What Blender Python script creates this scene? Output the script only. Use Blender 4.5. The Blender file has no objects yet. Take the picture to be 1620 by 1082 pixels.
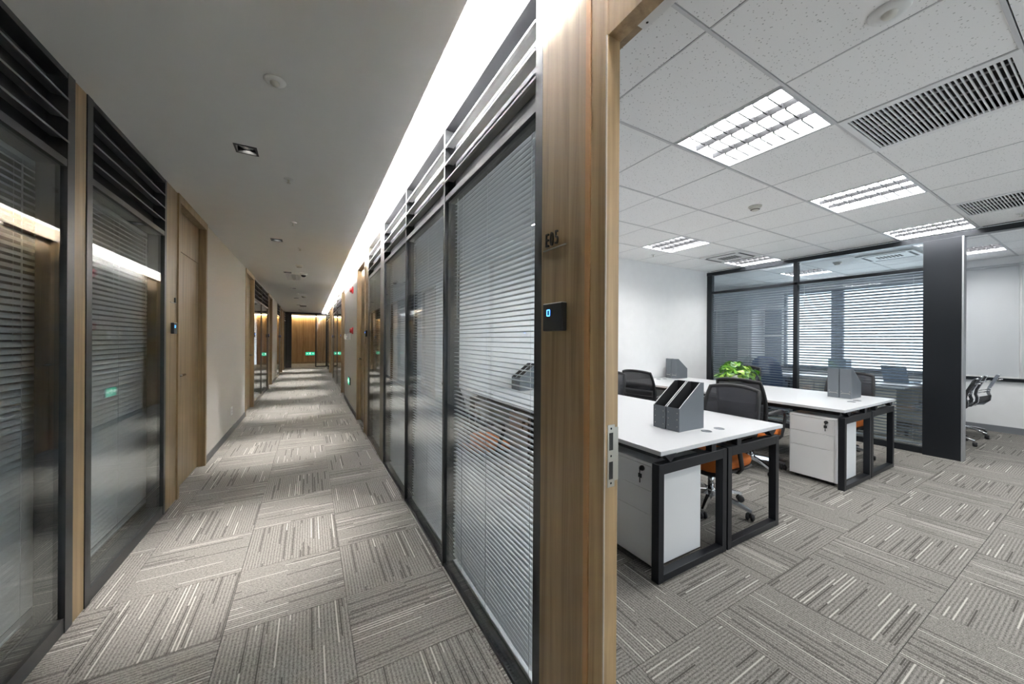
import bpy, bmesh, math, random
from mathutils import Vector, Matrix
random.seed(7)
S = bpy.context.scene
C = S.collection
PI = math.pi

# ------------------------------------------------------------ camera, world, exposure
CAM_H = 1.40
F_PX, YAW, ROLL = 563.2, 0.5165, 0.0062
cam = bpy.data.cameras.new('camera')
cam.sensor_width = 36.0
cam.lens = F_PX * 36.0 / 1620.0
cam.shift_y = -3.6 / 1620.0
cam.clip_start = 0.02
cam_o = bpy.data.objects.new('camera', cam)
C.objects.link(cam_o)
_f = Vector((math.sin(YAW), math.cos(YAW), 0))
_r0 = Vector((math.cos(YAW), -math.sin(YAW), 0))
_u0 = Vector((0, 0, 1))
_r = _r0 * math.cos(ROLL) + _u0 * math.sin(ROLL)
_u = _u0 * math.cos(ROLL) - _r0 * math.sin(ROLL)
M = Matrix.Identity(4)
for i in range(3):
    M[i][0], M[i][1], M[i][2] = _r[i], _u[i], -_f[i]
M[2][3] = CAM_H
cam_o.matrix_world = M
S.camera = cam_o

W = bpy.data.worlds.new('daylight')
W.use_nodes = True
W.node_tree.nodes['Background'].inputs[0].default_value = (0.86, 0.93, 1.0, 1)
W.node_tree.nodes['Background'].inputs[1].default_value = 1.4
S.world = W

S.view_settings.view_transform = 'Standard'
S.view_settings.look = 'None'
S.view_settings.exposure = 1.2
S.view_settings.gamma = 1.0
S.view_settings.use_curve_mapping = False
S.cycles.use_denoising = True
S.cycles.max_bounces = 10
S.cycles.diffuse_bounces = 5
S.cycles.glossy_bounces = 5
S.cycles.transmission_bounces = 4
S.cycles.transparent_max_bounces = 32
S.cycles.sample_clamp_indirect = 25.0
S.cycles.caustics_reflective = False
S.cycles.caustics_refractive = False

P_TUBE = 19.0        # office ceiling tubes, emission
P_COVE = 265.0        # corridor cove strip, emission
P_SPOT = 270.0        # corridor downlights, watt
P_LOBBY = 45.0        # strip over the lobby wood wall


# ------------------------------------------------------------ materials
def nodes(m):
    m.use_nodes = True
    nt = m.node_tree
    return nt, nt.nodes['Principled BSDF']


def mat(name, col, rough=0.5, metal=0.0, noise=0.0, nscale=30.0, bump=0.0, spec=0.5, emit=None, estr=0.0, coat=0.0):
    m = bpy.data.materials.new(name)
    nt, b = nodes(m)
    b.inputs['Base Color'].default_value = (*col, 1)
    b.inputs['Roughness'].default_value = rough
    b.inputs['Metallic'].default_value = metal
    b.inputs['Specular IOR Level'].default_value = spec
    b.inputs['Coat Weight'].default_value = coat
    if emit:
        b.inputs['Emission Color'].default_value = (*emit, 1)
        b.inputs['Emission Strength'].default_value = estr
    if noise or bump:
        tc = nt.nodes.new('ShaderNodeTexCoord')
        n = nt.nodes.new('ShaderNodeTexNoise')
        n.inputs['Scale'].default_value = nscale
        n.inputs['Detail'].default_value = 3
        nt.links.new(tc.outputs['Object'], n.inputs['Vector'])
        if noise:
            r = nt.nodes.new('ShaderNodeValToRGB')
            r.color_ramp.elements[0].position = 0.3
            r.color_ramp.elements[1].position = 0.7
            r.color_ramp.elements[0].color = (*[c * (1 - noise) for c in col], 1)
            r.color_ramp.elements[1].color = (*[min(1, c * (1 + noise)) for c in col], 1)
            nt.links.new(n.outputs['Fac'], r.inputs[0])
            nt.links.new(r.outputs[0], b.inputs['Base Color'])
        if bump:
            bp = nt.nodes.new('ShaderNodeBump')
            bp.inputs['Strength'].default_value = bump
            bp.inputs['Distance'].default_value = 0.002
            nt.links.new(n.outputs['Fac'], bp.inputs['Height'])
            nt.links.new(bp.outputs[0], b.inputs['Normal'])
    return m


def wood(name, dark, light, rough=0.42, scale=(26, 26, 0.9)):
    m = bpy.data.materials.new(name)
    nt, b = nodes(m)
    tc = nt.nodes.new('ShaderNodeTexCoord')
    mp = nt.nodes.new('ShaderNodeMapping')
    mp.inputs['Scale'].default_value = scale
    oi = nt.nodes.new('ShaderNodeObjectInfo')
    ad = nt.nodes.new('ShaderNodeVectorMath')
    ad.operation = 'ADD'
    mul = nt.nodes.new('ShaderNodeVectorMath')
    mul.operation = 'SCALE'
    cmb = nt.nodes.new('ShaderNodeCombineXYZ')
    nt.links.new(oi.outputs['Random'], cmb.inputs[0])
    nt.links.new(oi.outputs['Random'], cmb.inputs[2])
    nt.links.new(cmb.outputs[0], mul.inputs[0])
    mul.inputs['Scale'].default_value = 3.0
    nt.links.new(tc.outputs['Object'], ad.inputs[0])
    nt.links.new(mul.outputs[0], ad.inputs[1])
    nt.links.new(ad.outputs[0], mp.inputs['Vector'])
    n = nt.nodes.new('ShaderNodeTexNoise')
    n.inputs['Scale'].default_value = 1.0
    n.inputs['Detail'].default_value = 5
    n.inputs['Roughness'].default_value = 0.62
    n.inputs['Distortion'].default_value = 0.6
    nt.links.new(mp.outputs[0], n.inputs['Vector'])
    r = nt.nodes.new('ShaderNodeValToRGB')
    r.color_ramp.elements[0].position = 0.28
    r.color_ramp.elements[0].color = (*dark, 1)
    r.color_ramp.elements[1].position = 0.72
    r.color_ramp.elements[1].color = (*light, 1)
    e = r.color_ramp.elements.new(0.5)
    e.color = (*[(a * 0.45 + c * 0.55) for a, c in zip(dark, light)], 1)
    nt.links.new(n.outputs['Fac'], r.inputs[0])
    nt.links.new(r.outputs[0], b.inputs['Base Color'])
    b.inputs['Roughness'].default_value = rough
    bp = nt.nodes.new('ShaderNodeBump')
    bp.inputs['Strength'].default_value = 0.08
    bp.inputs['Distance'].default_value = 0.002
    nt.links.new(n.outputs['Fac'], bp.inputs['Height'])
    nt.links.new(bp.outputs[0], b.inputs['Normal'])
    return m


def glass_mat(name, tint=(0.93, 0.96, 0.97)):
    """clear sheet glass: mirror reflection by Fresnel on each face, straight transmission"""
    m = bpy.data.materials.new(name)
    m.use_nodes = True
    nt = m.node_tree
    nt.nodes.clear()
    out = nt.nodes.new('ShaderNodeOutputMaterial')
    mix = nt.nodes.new('ShaderNodeMixShader')
    tr = nt.nodes.new('ShaderNodeBsdfTransparent')
    tr.inputs[0].default_value = (*tint, 1)
    gl = nt.nodes.new('ShaderNodeBsdfGlossy')
    gl.inputs['Roughness'].default_value = 0.0
    gl.inputs['Color'].default_value = (0.96, 0.97, 0.97, 1)
    fr = nt.nodes.new('ShaderNodeFresnel')
    geo = nt.nodes.new('ShaderNodeNewGeometry')
    mr = nt.nodes.new('ShaderNodeMapRange')   # same index seen from either face of the sheet
    mr.inputs['To Min'].default_value = 1.52
    mr.inputs['To Max'].default_value = 1.0 / 1.52
    nt.links.new(geo.outputs['Backfacing'], mr.inputs['Value'])
    nt.links.new(mr.outputs[0], fr.inputs['IOR'])
    nt.links.new(fr.outputs[0], mix.inputs[0])
    nt.links.new(tr.outputs[0], mix.inputs[1])
    nt.links.new(gl.outputs[0], mix.inputs[2])
    nt.links.new(mix.outputs[0], out.inputs[0])
    return m


def mesh_fabric(name, col, see):
    m = bpy.data.materials.new(name)
    nt, b = nodes(m)
    b.inputs['Base Color'].default_value = (*col, 1)
    b.inputs['Roughness'].default_value = 0.8
    b.inputs['Alpha'].default_value = 1.0 - see
    return m


def carpet_mat():
    """tufted tile: UV x runs along the ribs, y across; 1 unit = one tile"""
    m = bpy.data.materials.new('striped_carpet')
    nt, b = nodes(m)
    L = nt.links.new
    N = nt.nodes.new

    def math_(op, a, c=None, d=None):
        n = N('ShaderNodeMath')
        n.operation = op
        for k, v in enumerate((a, c, d)):
            if v is None:
                continue
            if isinstance(v, (int, float)):
                n.inputs[k].default_value = v
            else:
                L(v, n.inputs[k])
        return n.outputs[0]
    uv = N('ShaderNodeUVMap')
    uv.uv_map = 'UVMap'
    sp = N('ShaderNodeSeparateXYZ')
    L(uv.outputs[0], sp.inputs[0])
    u, v = sp.outputs[0], sp.outputs[1]
    vr = math_('MULTIPLY', v, 34.0)
    row = math_('FLOOR', vr)
    fr = math_('FRACT', vr)

    def wn(vec1, vec2):
        c = N('ShaderNodeCombineXYZ')
        L(vec1, c.inputs[0])
        L(vec2, c.inputs[1])
        w = N('ShaderNodeTexWhiteNoise')
        w.noise_dimensions = '2D'
        L(c.outputs[0], w.inputs['Vector'])
        return w.outputs['Value']
    zero = math_('MULTIPLY', u, 0.0)
    rr = wn(row, zero)                                        # one random per rib
    seg = math_('FLOOR', math_('ADD', math_('MULTIPLY', u, 1.35), math_('MULTIPLY', rr, 9.0)))
    rs = wn(math_('ADD', row, 0.37), seg)                     # one per rib segment
    dark = math_('GREATER_THAN', rs, 0.89)
    lite = math_('LESS_THAN', rs, 0.10)
    core = math_('LESS_THAN', math_('ABSOLUTE', math_('SUBTRACT', fr, 0.5)), 0.19)
    rib = math_('ABSOLUTE', math_('SUBTRACT', fr, 0.5))       # 0 at the middle of a rib
    tc = N('ShaderNodeTexCoord')
    n1 = N('ShaderNodeTexNoise')
    n1.inputs['Scale'].default_value = 260.0
    n1.inputs['Detail'].default_value = 2.0
    L(tc.outputs['Object'], n1.inputs['Vector'])
    n2 = N('ShaderNodeTexNoise')
    n2.inputs['Scale'].default_value = 85.0
    n2.inputs['Detail'].default_value = 3.0
    n2.inputs['Roughness'].default_value = 0.7
    L(tc.outputs['Object'], n2.inputs['Vector'])
    tw = math_('ADD', math_('MULTIPLY', n1.outputs['Fac'], 0.55), math_('MULTIPLY', n2.outputs['Fac'], 0.45))
    tw2 = math_('SUBTRACT', tw, math_('MULTIPLY', rib, 0.30))
    ramp = N('ShaderNodeValToRGB')
    ramp.color_ramp.elements[0].position = 0.27
    ramp.color_ramp.elements[0].color = (0.074, 0.069, 0.062, 1)
    ramp.color_ramp.elements[1].position = 0.54
    ramp.color_ramp.elements[1].color = (0.30, 0.288, 0.265, 1)
    L(tw2, ramp.inputs[0])

    def mixc(fac, a, col):
        n = N('ShaderNodeMix')
        n.data_type = 'RGBA'
        L(fac, n.inputs[0])
        L(a, n.inputs[6])
        n.inputs[7].default_value = (*col, 1)
        return n.outputs[2]
    c1 = mixc(math_('MULTIPLY', math_('MULTIPLY', dark, core), 0.8), ramp.outputs[0], (0.035, 0.031, 0.027))
    c2 = mixc(math_('MULTIPLY', math_('MULTIPLY', lite, core), 0.75), c1, (0.54, 0.515, 0.47))
    L(c2, b.inputs['Base Color'])
    b.inputs['Roughness'].default_value = 0.95
    b.inputs['Specular IOR Level'].default_value = 0.15
    bp = N('ShaderNodeBump')
    bp.inputs['Strength'].default_value = 0.5
    bp.inputs['Distance'].default_value = 0.004
    L(math_('SUBTRACT', tw, rib), bp.inputs['Height'])
    L(bp.outputs[0], b.inputs['Normal'])
    return m


def ceiling_tile_mat():
    m = bpy.data.materials.new('mineral_fibre_tile')
    nt, b = nodes(m)
    L = nt.links.new
    N = nt.nodes.new
    tc = N('ShaderNodeTexCoord')
    oi = N('ShaderNodeObjectInfo')
    ad = N('ShaderNodeVectorMath')
    ad.operation = 'ADD'
    L(tc.outputs['Object'], ad.inputs[0])
    L(oi.outputs['Location'], ad.inputs[1])
    vo = N('ShaderNodeTexVoronoi')
    vo.inputs['Scale'].default_value = 62.0
    L(ad.outputs[0], vo.inputs['Vector'])
    no = N('ShaderNodeTexNoise')
    no.inputs['Scale'].default_value = 40.0
    L(ad.outputs[0], no.inputs['Vector'])
    mm = N('ShaderNodeMath')
    mm.operation = 'MULTIPLY'
    L(no.outputs['Fac'], mm.inputs[0])
    mm.inputs[1].default_value = 0.34
    lt = N('ShaderNodeMath')
    lt.operation = 'LESS_THAN'
    L(vo.outputs['Distance'], lt.inputs[0])
    L(mm.outputs[0], lt.inputs[1])
    mix = N('ShaderNodeMix')
    mix.data_type = 'RGBA'
    L(lt.outputs[0], mix.inputs[0])
    mix.inputs[6].default_value = (0.90, 0.90, 0.895, 1)
    mix.inputs[7].default_value = (0.52, 0.52, 0.51, 1)
    L(mix.outputs[2], b.inputs['Base Color'])
    b.inputs['Roughness'].default_value = 0.9
    return m


WOOD = wood('walnut_veneer', (0.165, 0.110, 0.053), (0.36, 0.255, 0.140))
WOOD_CASING = wood('light_walnut_casing', (0.24, 0.155, 0.075), (0.50, 0.355, 0.19))
WOOD_EDGE = wood('walnut_edge', (0.30, 0.150, 0.055), (0.50, 0.28, 0.12))
WOOD_END = wood('lobby_veneer', (0.22, 0.12, 0.045), (0.50, 0.32, 0.15), scale=(18, 18, 0.8))
CARPET = carpet_mat()
TILE = ceiling_tile_mat()
GLASS = glass_mat('sheet_glass')
GLASS_GREY = glass_mat('grey_sheet_glass', (0.62, 0.64, 0.66))
BLACK_METAL = mat('black_metal', (0.020, 0.021, 0.023), 0.42, 0.3)
FRAME_DARK = mat('charcoal_aluminium', (0.045, 0.047, 0.050), 0.38, 0.4)
FRAME_PART = mat('office_partition_metal', (0.022, 0.025, 0.030), 0.32, 0.5)
FRAME_BRONZE = mat('bronze_aluminium', (0.17, 0.155, 0.135), 0.4, 0.6)
LOUVRE_BACK = mat('louvre_backing', (0.008, 0.008, 0.009), 0.8)
LOUVRE_BACK_R = mat('grey_backing', (0.06, 0.062, 0.07), 0.7)
LOUVRE = mat('louvre_aluminium', (0.62, 0.62, 0.63), 0.5, 0.1)
LOUVRE_D = mat('louvre_grey', (0.16, 0.16, 0.165), 0.5, 0.3)
PLASTER_GREY = mat('greige_wallpaper', (0.52, 0.505, 0.475), 0.85, noise=0.03, nscale=60, bump=0.1)
PLASTER_WHITE = mat('white_paint', (0.84, 0.845, 0.85), 0.85, noise=0.015, nscale=8)
CEIL_WHITE = mat('ceiling_paint', (0.82, 0.82, 0.805), 0.9, noise=0.01, nscale=6)
COVE_WHITE = mat('cove_paint', (0.9, 0.9, 0.9), 0.8)
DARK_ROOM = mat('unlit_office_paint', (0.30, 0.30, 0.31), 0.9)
SKIRT = mat('grey_skirting', (0.085, 0.085, 0.088), 0.5, noise=0.05)
SLAT_GREY = mat('blind_slat_grey', (0.54, 0.555, 0.57), 0.38, 0.25)
SLAT_PART = mat('blind_slat_blue_grey', (0.40, 0.44, 0.50), 0.4, 0.2)
SLAT_WHITE = mat('blind_slat_silver', (0.72, 0.74, 0.77), 0.35, 0.2)
CORDMAT = mat('blind_cord', (0.7, 0.71, 0.72), 0.7)
WHITE_LAM = mat('white_laminate', (0.57, 0.58, 0.60), 0.32)
WHITE_EDGE = mat('grey_white_edging', (0.66, 0.67, 0.68), 0.4)
WHITE_STEEL = mat('white_steel', (0.82, 0.825, 0.83), 0.42)
GAP = mat('shadow_gap', (0.02, 0.02, 0.02), 0.8)
DESK_METAL = mat('desk_charcoal_metal', (0.020, 0.022, 0.027), 0.38, 0.45)
BLACK_PLASTIC = mat('black_plastic', (0.014, 0.014, 0.016), 0.45)
CHROME = mat('polished_aluminium', (0.62, 0.63, 0.65), 0.14, 1.0)
STEEL = mat('brushed_steel', (0.60, 0.58, 0.52), 0.3, 1.0)
ORANGE = mat('orange_fabric', (0.60, 0.155, 0.020), 0.75, noise=0.10, nscale=180, bump=0.2)
MESH_BLACK = mesh_fabric('black_mesh', (0.030, 0.032, 0.040), 0.28)
MESH_CLEAR = mesh_fabric('open_black_mesh', (0.035, 0.035, 0.038), 0.55)
LUMBAR = mat('back_shell', (0.018, 0.018, 0.021), 0.55)
FILE_GREY = mat('slate_card', (0.165, 0.183, 0.205), 0.42, 0.3, noise=0.05, nscale=300)
FILE_IN = mat('dark_card', (0.030, 0.033, 0.037), 0.6)
FILE_EDGE = mat('cut_card_edge', (0.62, 0.64, 0.66), 0.5)
LEAF_A = mat('pothos_leaf', (0.14, 0.36, 0.03), 0.42, noise=0.25, nscale=40)
LEAF_B = mat('pothos_leaf_dark', (0.06, 0.20, 0.028), 0.42, noise=0.25, nscale=40)
LEAF_C = mat('pothos_leaf_light', (0.32, 0.50, 0.08), 0.42, noise=0.2, nscale=40)
CERAMIC = mat('white_ceramic', (0.82, 0.82, 0.80), 0.2)
SOIL = mat('potting_soil', (0.03, 0.02, 0.012), 0.95, noise=0.4)
RED = mat('red_plastic', (0.42, 0.018, 0.020), 0.35)
WHITE_PLASTIC = mat('white_plastic', (0.76, 0.76, 0.75), 0.4)
CREAM_PLASTIC = mat('cream_plastic', (0.66, 0.64, 0.58), 0.45)
BLUE_CHAIR = mat('navy_fabric', (0.05, 0.085, 0.19), 0.6)
BLUE_GREY = mat('blue_grey_laminate', (0.20, 0.235, 0.30), 0.5)
CAB_GREY = mat('grey_cabinet', (0.22, 0.24, 0.28), 0.5)
BEIGE = mat('beige_laminate', (0.62, 0.58, 0.50), 0.5)
SHADE = mat('roller_shade', (0.56, 0.58, 0.60), 0.85)
SCREEN_DARK = mat('laptop_shell', (0.16, 0.21, 0.29), 0.35, 0.4)
LAMP = mat('lamp_white', (1, 1, 1), 0.5, emit=(1.0, 0.985, 0.96), estr=P_TUBE)
LED = mat('cove_led', (1, 1, 1), 0.5, emit=(1.0, 0.985, 0.965), estr=P_COVE)
LED_WARM = mat('lobby_led', (1, 1, 1), 0.5, emit=(1.0, 0.84, 0.60), estr=P_LOBBY)
LENS = mat('downlight_lens', (1, 1, 1), 0.5, emit=(1.0, 0.95, 0.86), estr=30.0)
CAN = mat('downlight_reflector', (0.35, 0.35, 0.35), 0.25, 0.9)
BLUE_LED = mat('blue_led', (0.02, 0.1, 0.6), 0.5, emit=(0.05, 0.32, 1.0), estr=4.0)
GREEN_LED = mat('exit_green', (0.02, 0.5, 0.25), 0.5, emit=(0.05, 0.72, 0.42), estr=0.35)
EXIT_WHITE = mat('exit_white', (0.9, 0.95, 0.9), 0.5, emit=(0.75, 1.0, 0.9), estr=0.6)
REFLECT = mat('fixture_reflector', (0.55, 0.56, 0.58), 0.4)
BLADE = mat('fixture_blade', (0.045, 0.046, 0.05), 0.35, 0.2)


# ------------------------------------------------------------ mesh helpers
def bx(bm, x0, x1, y0, y1, z0, z1, bev=0.0, mi=0):
    x0, x1 = min(x0, x1), max(x0, x1)
    y0, y1 = min(y0, y1), max(y0, y1)
    z0, z1 = min(z0, z1), max(z0, z1)
    v = [bm.verts.new(p) for p in ((x0, y0, z0), (x1, y0, z0), (x1, y1, z0), (x0, y1, z0),
                                   (x0, y0, z1), (x1, y0, z1), (x1, y1, z1), (x0, y1, z1))]
    fs = [bm.faces.new([v[i] for i in q]) for q in ((0, 3, 2, 1), (4, 5, 6, 7), (0, 1, 5, 4), (1, 2, 6, 5), (2, 3, 7, 6), (3, 0, 4, 7))]
    for f in fs:
        f.material_index = mi
    if bev > 0:
        es = list({e for f in fs for e in f.edges})
        bmesh.ops.bevel(bm, geom=es, offset=bev, segments=2, affect='EDGES', profile=0.5)
    return bm


def B(*a, **k):
    bm = bmesh.new()
    return bx(bm, *a, **k)


def sweep(bm, pts, r, n=8, ry=None, closed=False, caps=True):
    """tube along points; r = radius or list of radii; ry = second radius (vertical-ish)"""
    pts = [Vector(p) for p in pts]
    k = len(pts)
    rs = r if isinstance(r, (list, tuple)) else [r] * k
    up = Vector((0, 0, 1))
    rings = []
    prev = None
    for i, p in enumerate(pts):
        if closed:
            t = (pts[(i + 1) % k] - pts[i - 1]).normalized()
        else:
            t = (pts[min(i + 1, k - 1)] - pts[max(i - 1, 0)]).normalized()
        if prev is None:
            a = up if abs(t.dot(up)) < 0.9 else Vector((1, 0, 0))
            s = t.cross(a).normalized()
        else:
            s = (prev - t * prev.dot(t)).normalized()
        prev = s
        w = s.cross(t).normalized()
        rb = ry if ry is not None else rs[i]
        rings.append([bm.verts.new(p + s * (math.cos(2 * PI * j / n) * rs[i]) + w * (math.sin(2 * PI * j / n) * rb)) for j in range(n)])
    m = k if closed else k - 1
    for i in range(m):
        a, b = rings[i], rings[(i + 1) % k]
        for j in range(n):
            f = bm.faces.new((a[j], a[(j + 1) % n], b[(j + 1) % n], b[j]))
            f.smooth = True
    if caps and not closed:
        bm.faces.new(rings[0][::-1])
        bm.faces.new(rings[-1])
    return bm


def lathe(bm, prof, n=24, c=(0, 0, 0), axis='Z', smooth=True):
    rings = []
    for r, z in prof:
        ring = []
        for j in range(n):
            a = 2 * PI * j / n
            x, y = r * math.cos(a), r * math.sin(a)
            p = {'Z': (x, y, z), 'X': (z, x, y), 'Y': (y, z, x)}[axis]
            ring.append(bm.verts.new((c[0] + p[0], c[1] + p[1], c[2] + p[2])))
        rings.append(ring)
    for a, b in zip(rings, rings[1:]):
        for j in range(n):
            f = bm.faces.new((a[j], a[(j + 1) % n], b[(j + 1) % n], b[j]))
            f.smooth = smooth
    if prof[0][0] > 1e-6:
        bm.faces.new(rings[0][::-1])
    if prof[-1][0] > 1e-6:
        bm.faces.new(rings[-1])
    bmesh.ops.remove_doubles(bm, verts=bm.verts[:], dist=1e-6)
    return bm


def prism(bm, poly, axis, a0, a1):
    """extrude a 2-D polygon along axis: X -> (y,z), Y -> (x,z), Z -> (x,y)"""
    def p3(p, a):
        return {'X': (a, p[0], p[1]), 'Y': (p[0], a, p[1]), 'Z': (p[0], p[1], a)}[axis]
    lo = [bm.verts.new(p3(p, a0)) for p in poly]
    hi = [bm.verts.new(p3(p, a1)) for p in poly]
    bm.faces.new(lo)
    bm.faces.new(hi[::-1])
    k = len(poly)
    for i in range(k):
        bm.faces.new((lo[i], hi[i], hi[(i + 1) % k], lo[(i + 1) % k]))
    return bm


def mesh_of(name, bm, m):
    bmesh.ops.recalc_face_normals(bm, faces=bm.faces[:])
    me = bpy.data.meshes.new(name)
    bm.to_mesh(me)
    bm.free()
    for x in (m if isinstance(m, (list, tuple)) else [m]):
        me.materials.append(x)
    return me


def put(name, me, parent=None, loc=(0, 0, 0), rot=(0, 0, 0), scale=None):
    o = bpy.data.objects.new(name, me)
    C.objects.link(o)
    o.parent = parent
    o.location = loc
    o.rotation_euler = rot
    if scale:
        o.scale = scale
    return o


def obj(name, bm, m, parent=None, world=False, label=None):
    """link bm as one mesh object; world=True: coordinates are world ones although the parent is moved"""
    o = put(name, mesh_of(name, bm, m), parent)
    if world and parent is not None:
        q = parent
        off = Vector((0, 0, 0))
        while q is not None:
            off += q.location
            q = q.parent
        o.location = -off
    if label:
        o['label'] = label
    return o


def tag(o, label, cat=None, group=None, kind=None):
    o['label'] = label
    if cat:
        o['category'] = cat
    if group:
        o['group'] = group
    if kind:
        o['kind'] = kind
    return o


def thing(name, label, cat, loc=(0, 0, 0), rz=0.0, group=None):
    o = bpy.data.objects.new(name, None)
    o.empty_display_size = 0.1
    C.objects.link(o)
    o.location = loc
    o.rotation_euler = (0, 0, rz)
    return tag(o, label, cat, group)


def struct(name, bm, m, label):
    return tag(obj(name, bm, m), label, None, None, 'structure')


def dup(root, loc, rz=None, label=None, group=None):
    r = root.copy()
    C.objects.link(r)
    r.location = loc
    if rz is not None:
        r.rotation_euler = (0, 0, rz)
    if label:
        r['label'] = label
    if group:
        r['group'] = group
    for ch in list(root.children):
        c = ch.copy()
        C.objects.link(c)
        c.parent = r
        for g in list(ch.children):
            d = g.copy()
            C.objects.link(d)
            d.parent = c
    return r


# ------------------------------------------------------------ levels
XL, XR = -1.0, 0.72          # corridor wall faces
ZC = 2.65                    # corridor ceiling
ZO = 2.73                    # office ceiling
YW = 4.15                    # white office end wall
XP = 6.73                    # glazed office partition (face towards camera side)
XF = 9.40                    # window wall of the office beyond
YE = 20.0                    # glazed screen at the corridor end
YEND = 23.0                  # wood wall of the lobby

# ------------------------------------------------------------ floor of carpet tiles
floor = struct('floor', B(-3.2, 9.7, -3.0, 23.3, -0.2, -0.012), GAP, 'floor slab under the striped carpet tiles')
PITCH = 0.53


def tile_bm(x0, y0, w, d, along_x, uo, vo, bm=None):
    bm = bm or bmesh.new()
    uvl = bm.loops.layers.uv.get('UVMap') or bm.loops.layers.uv.new('UVMap')
    g = 0.0012
    nf = len(bm.faces)
    bx(bm, x0 + g, x0 + w - g, y0 + g, y0 + d - g, -0.012, 0.0)
    bm.faces.ensure_lookup_table()
    for f in bm.faces[nf:]:
        for l in f.loops:
            a, b = (l.vert.co.x - x0) / PITCH, (l.vert.co.y - y0) / PITCH
            l[uvl].uv = ((a if along_x else b) + uo, (b if along_x else a) + vo)
    return bm


tile_mesh = {}
for ori in (0, 1):
    tile_mesh[ori] = [mesh_of('carpet_tile', tile_bm(0, 0, PITCH, PITCH, bool(ori), 3 * q + 0.3 * q, 7 * q + 1), CARPET) for q in range(9)]
far_bm = bmesh.new()
cells = []
for i in range(-8, 19):
    for j in range(-6, 45):
        x, y = 0.18 + i * PITCH, j * PITCH
        cx, cy = x + PITCH / 2, y + PITCH / 2
        in_corr = XL - 0.6 < cx < XR + 0.27
        in_off = XR < cx < XF + 0.2 and cy < YW + 0.2
        if not (in_corr or in_off or (cx > 6.7 and cy < 6.4)):
            continue
        dep = cx * math.sin(YAW) + cy * math.cos(YAW)
        lat = cx * math.cos(YAW) - cy * math.sin(YAW)
        seen = dep > 0.2 and abs(lat) < dep * 1.5 + 0.5 and not (cx > XR and cy < 0.03 * cx)
        cells.append((dep if seen else 99 + dep, i, j, x, y))
cells.sort()
for k, (d, i, j, x, y) in enumerate(cells):
    ori = (i + j) % 2
    if k < 295:
        put('carpet_tile', random.choice(tile_mesh[ori]), floor, (x, y, 0))
    else:
        q = random.randrange(40)
        tile_bm(x, y, PITCH, PITCH, bool(ori), 3.3 * q, 7 * q + 1, far_bm)
far = obj('carpet_tile_field', far_bm, CARPET, floor)
far['kind'] = 'stuff'

# ------------------------------------------------------------ corridor ceiling with square holes for the downlights
DL_X0, DL_X1 = -0.432, -0.314
DL_Y = [-2.10, 0.41, 2.93, 5.42, 7.98, 10.47, 12.90, 15.5, 18.1]  # first two are out of view, added to brighten the near corridor
HW = 0.059
bm = bmesh.new()
ZT = ZC + 0.04
bx(bm, XL - 2.2, DL_X0, -3.0, YEND, ZC, ZT)
bx(bm, DL_X1, 0.50, -3.0, YEND, ZC, ZT)
edges = [-3.0] + [v for y in DL_Y for v in (y - HW, y + HW)] + [YEND]
for a, b in zip(edges[0::2], edges[1::2]):
    bx(bm, DL_X0, DL_X1, a, b, ZC, ZT)
struct('ceiling', bm, CEIL_WHITE, 'matt off-white plaster ceiling over the corridor')
struct('ceiling', B(0.50, XR + 0.06, -3.0, YE - 0.02, 2.97, 3.02), COVE_WHITE, 'white top of the lit cove beside the corridor ceiling')
struct('ceiling', B(-3.3, 1.2, -3.0, YEND + 0.3, 3.05, 3.10), DARK_ROOM, 'slab above the corridor')
struct('ceiling', B(XR + 0.08, 3.7, YW + 0.1, YEND, 2.75, 2.80), DARK_ROOM, 'plain ceiling of the rooms beyond the white end wall')
struct('wall_cove', B(-0.2, -0.18, -3.0, YE - 0.02, ZT, 3.05), COVE_WHITE, 'hidden side of the ceiling void beside the cove')
led = thing('led_strip', 'continuous white light strip glowing in the cove along the corridor ceiling', 'light strip', (0.472, 8.5, ZT))
obj('diffuser', B(0.465, 0.483, -2.8, YE - 0.1, ZT + 0.004, ZT + 0.022), LED, led, True)
obj('channel', B(0.457, 0.465, -2.8, YE - 0.1, ZT + 0.001, ZT + 0.024), WHITE_PLASTIC, led, True)
obj('channel', B(0.465, 0.483, -2.8, YE - 0.1, ZT + 0.001, ZT + 0.004), WHITE_PLASTIC, led, True)

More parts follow.
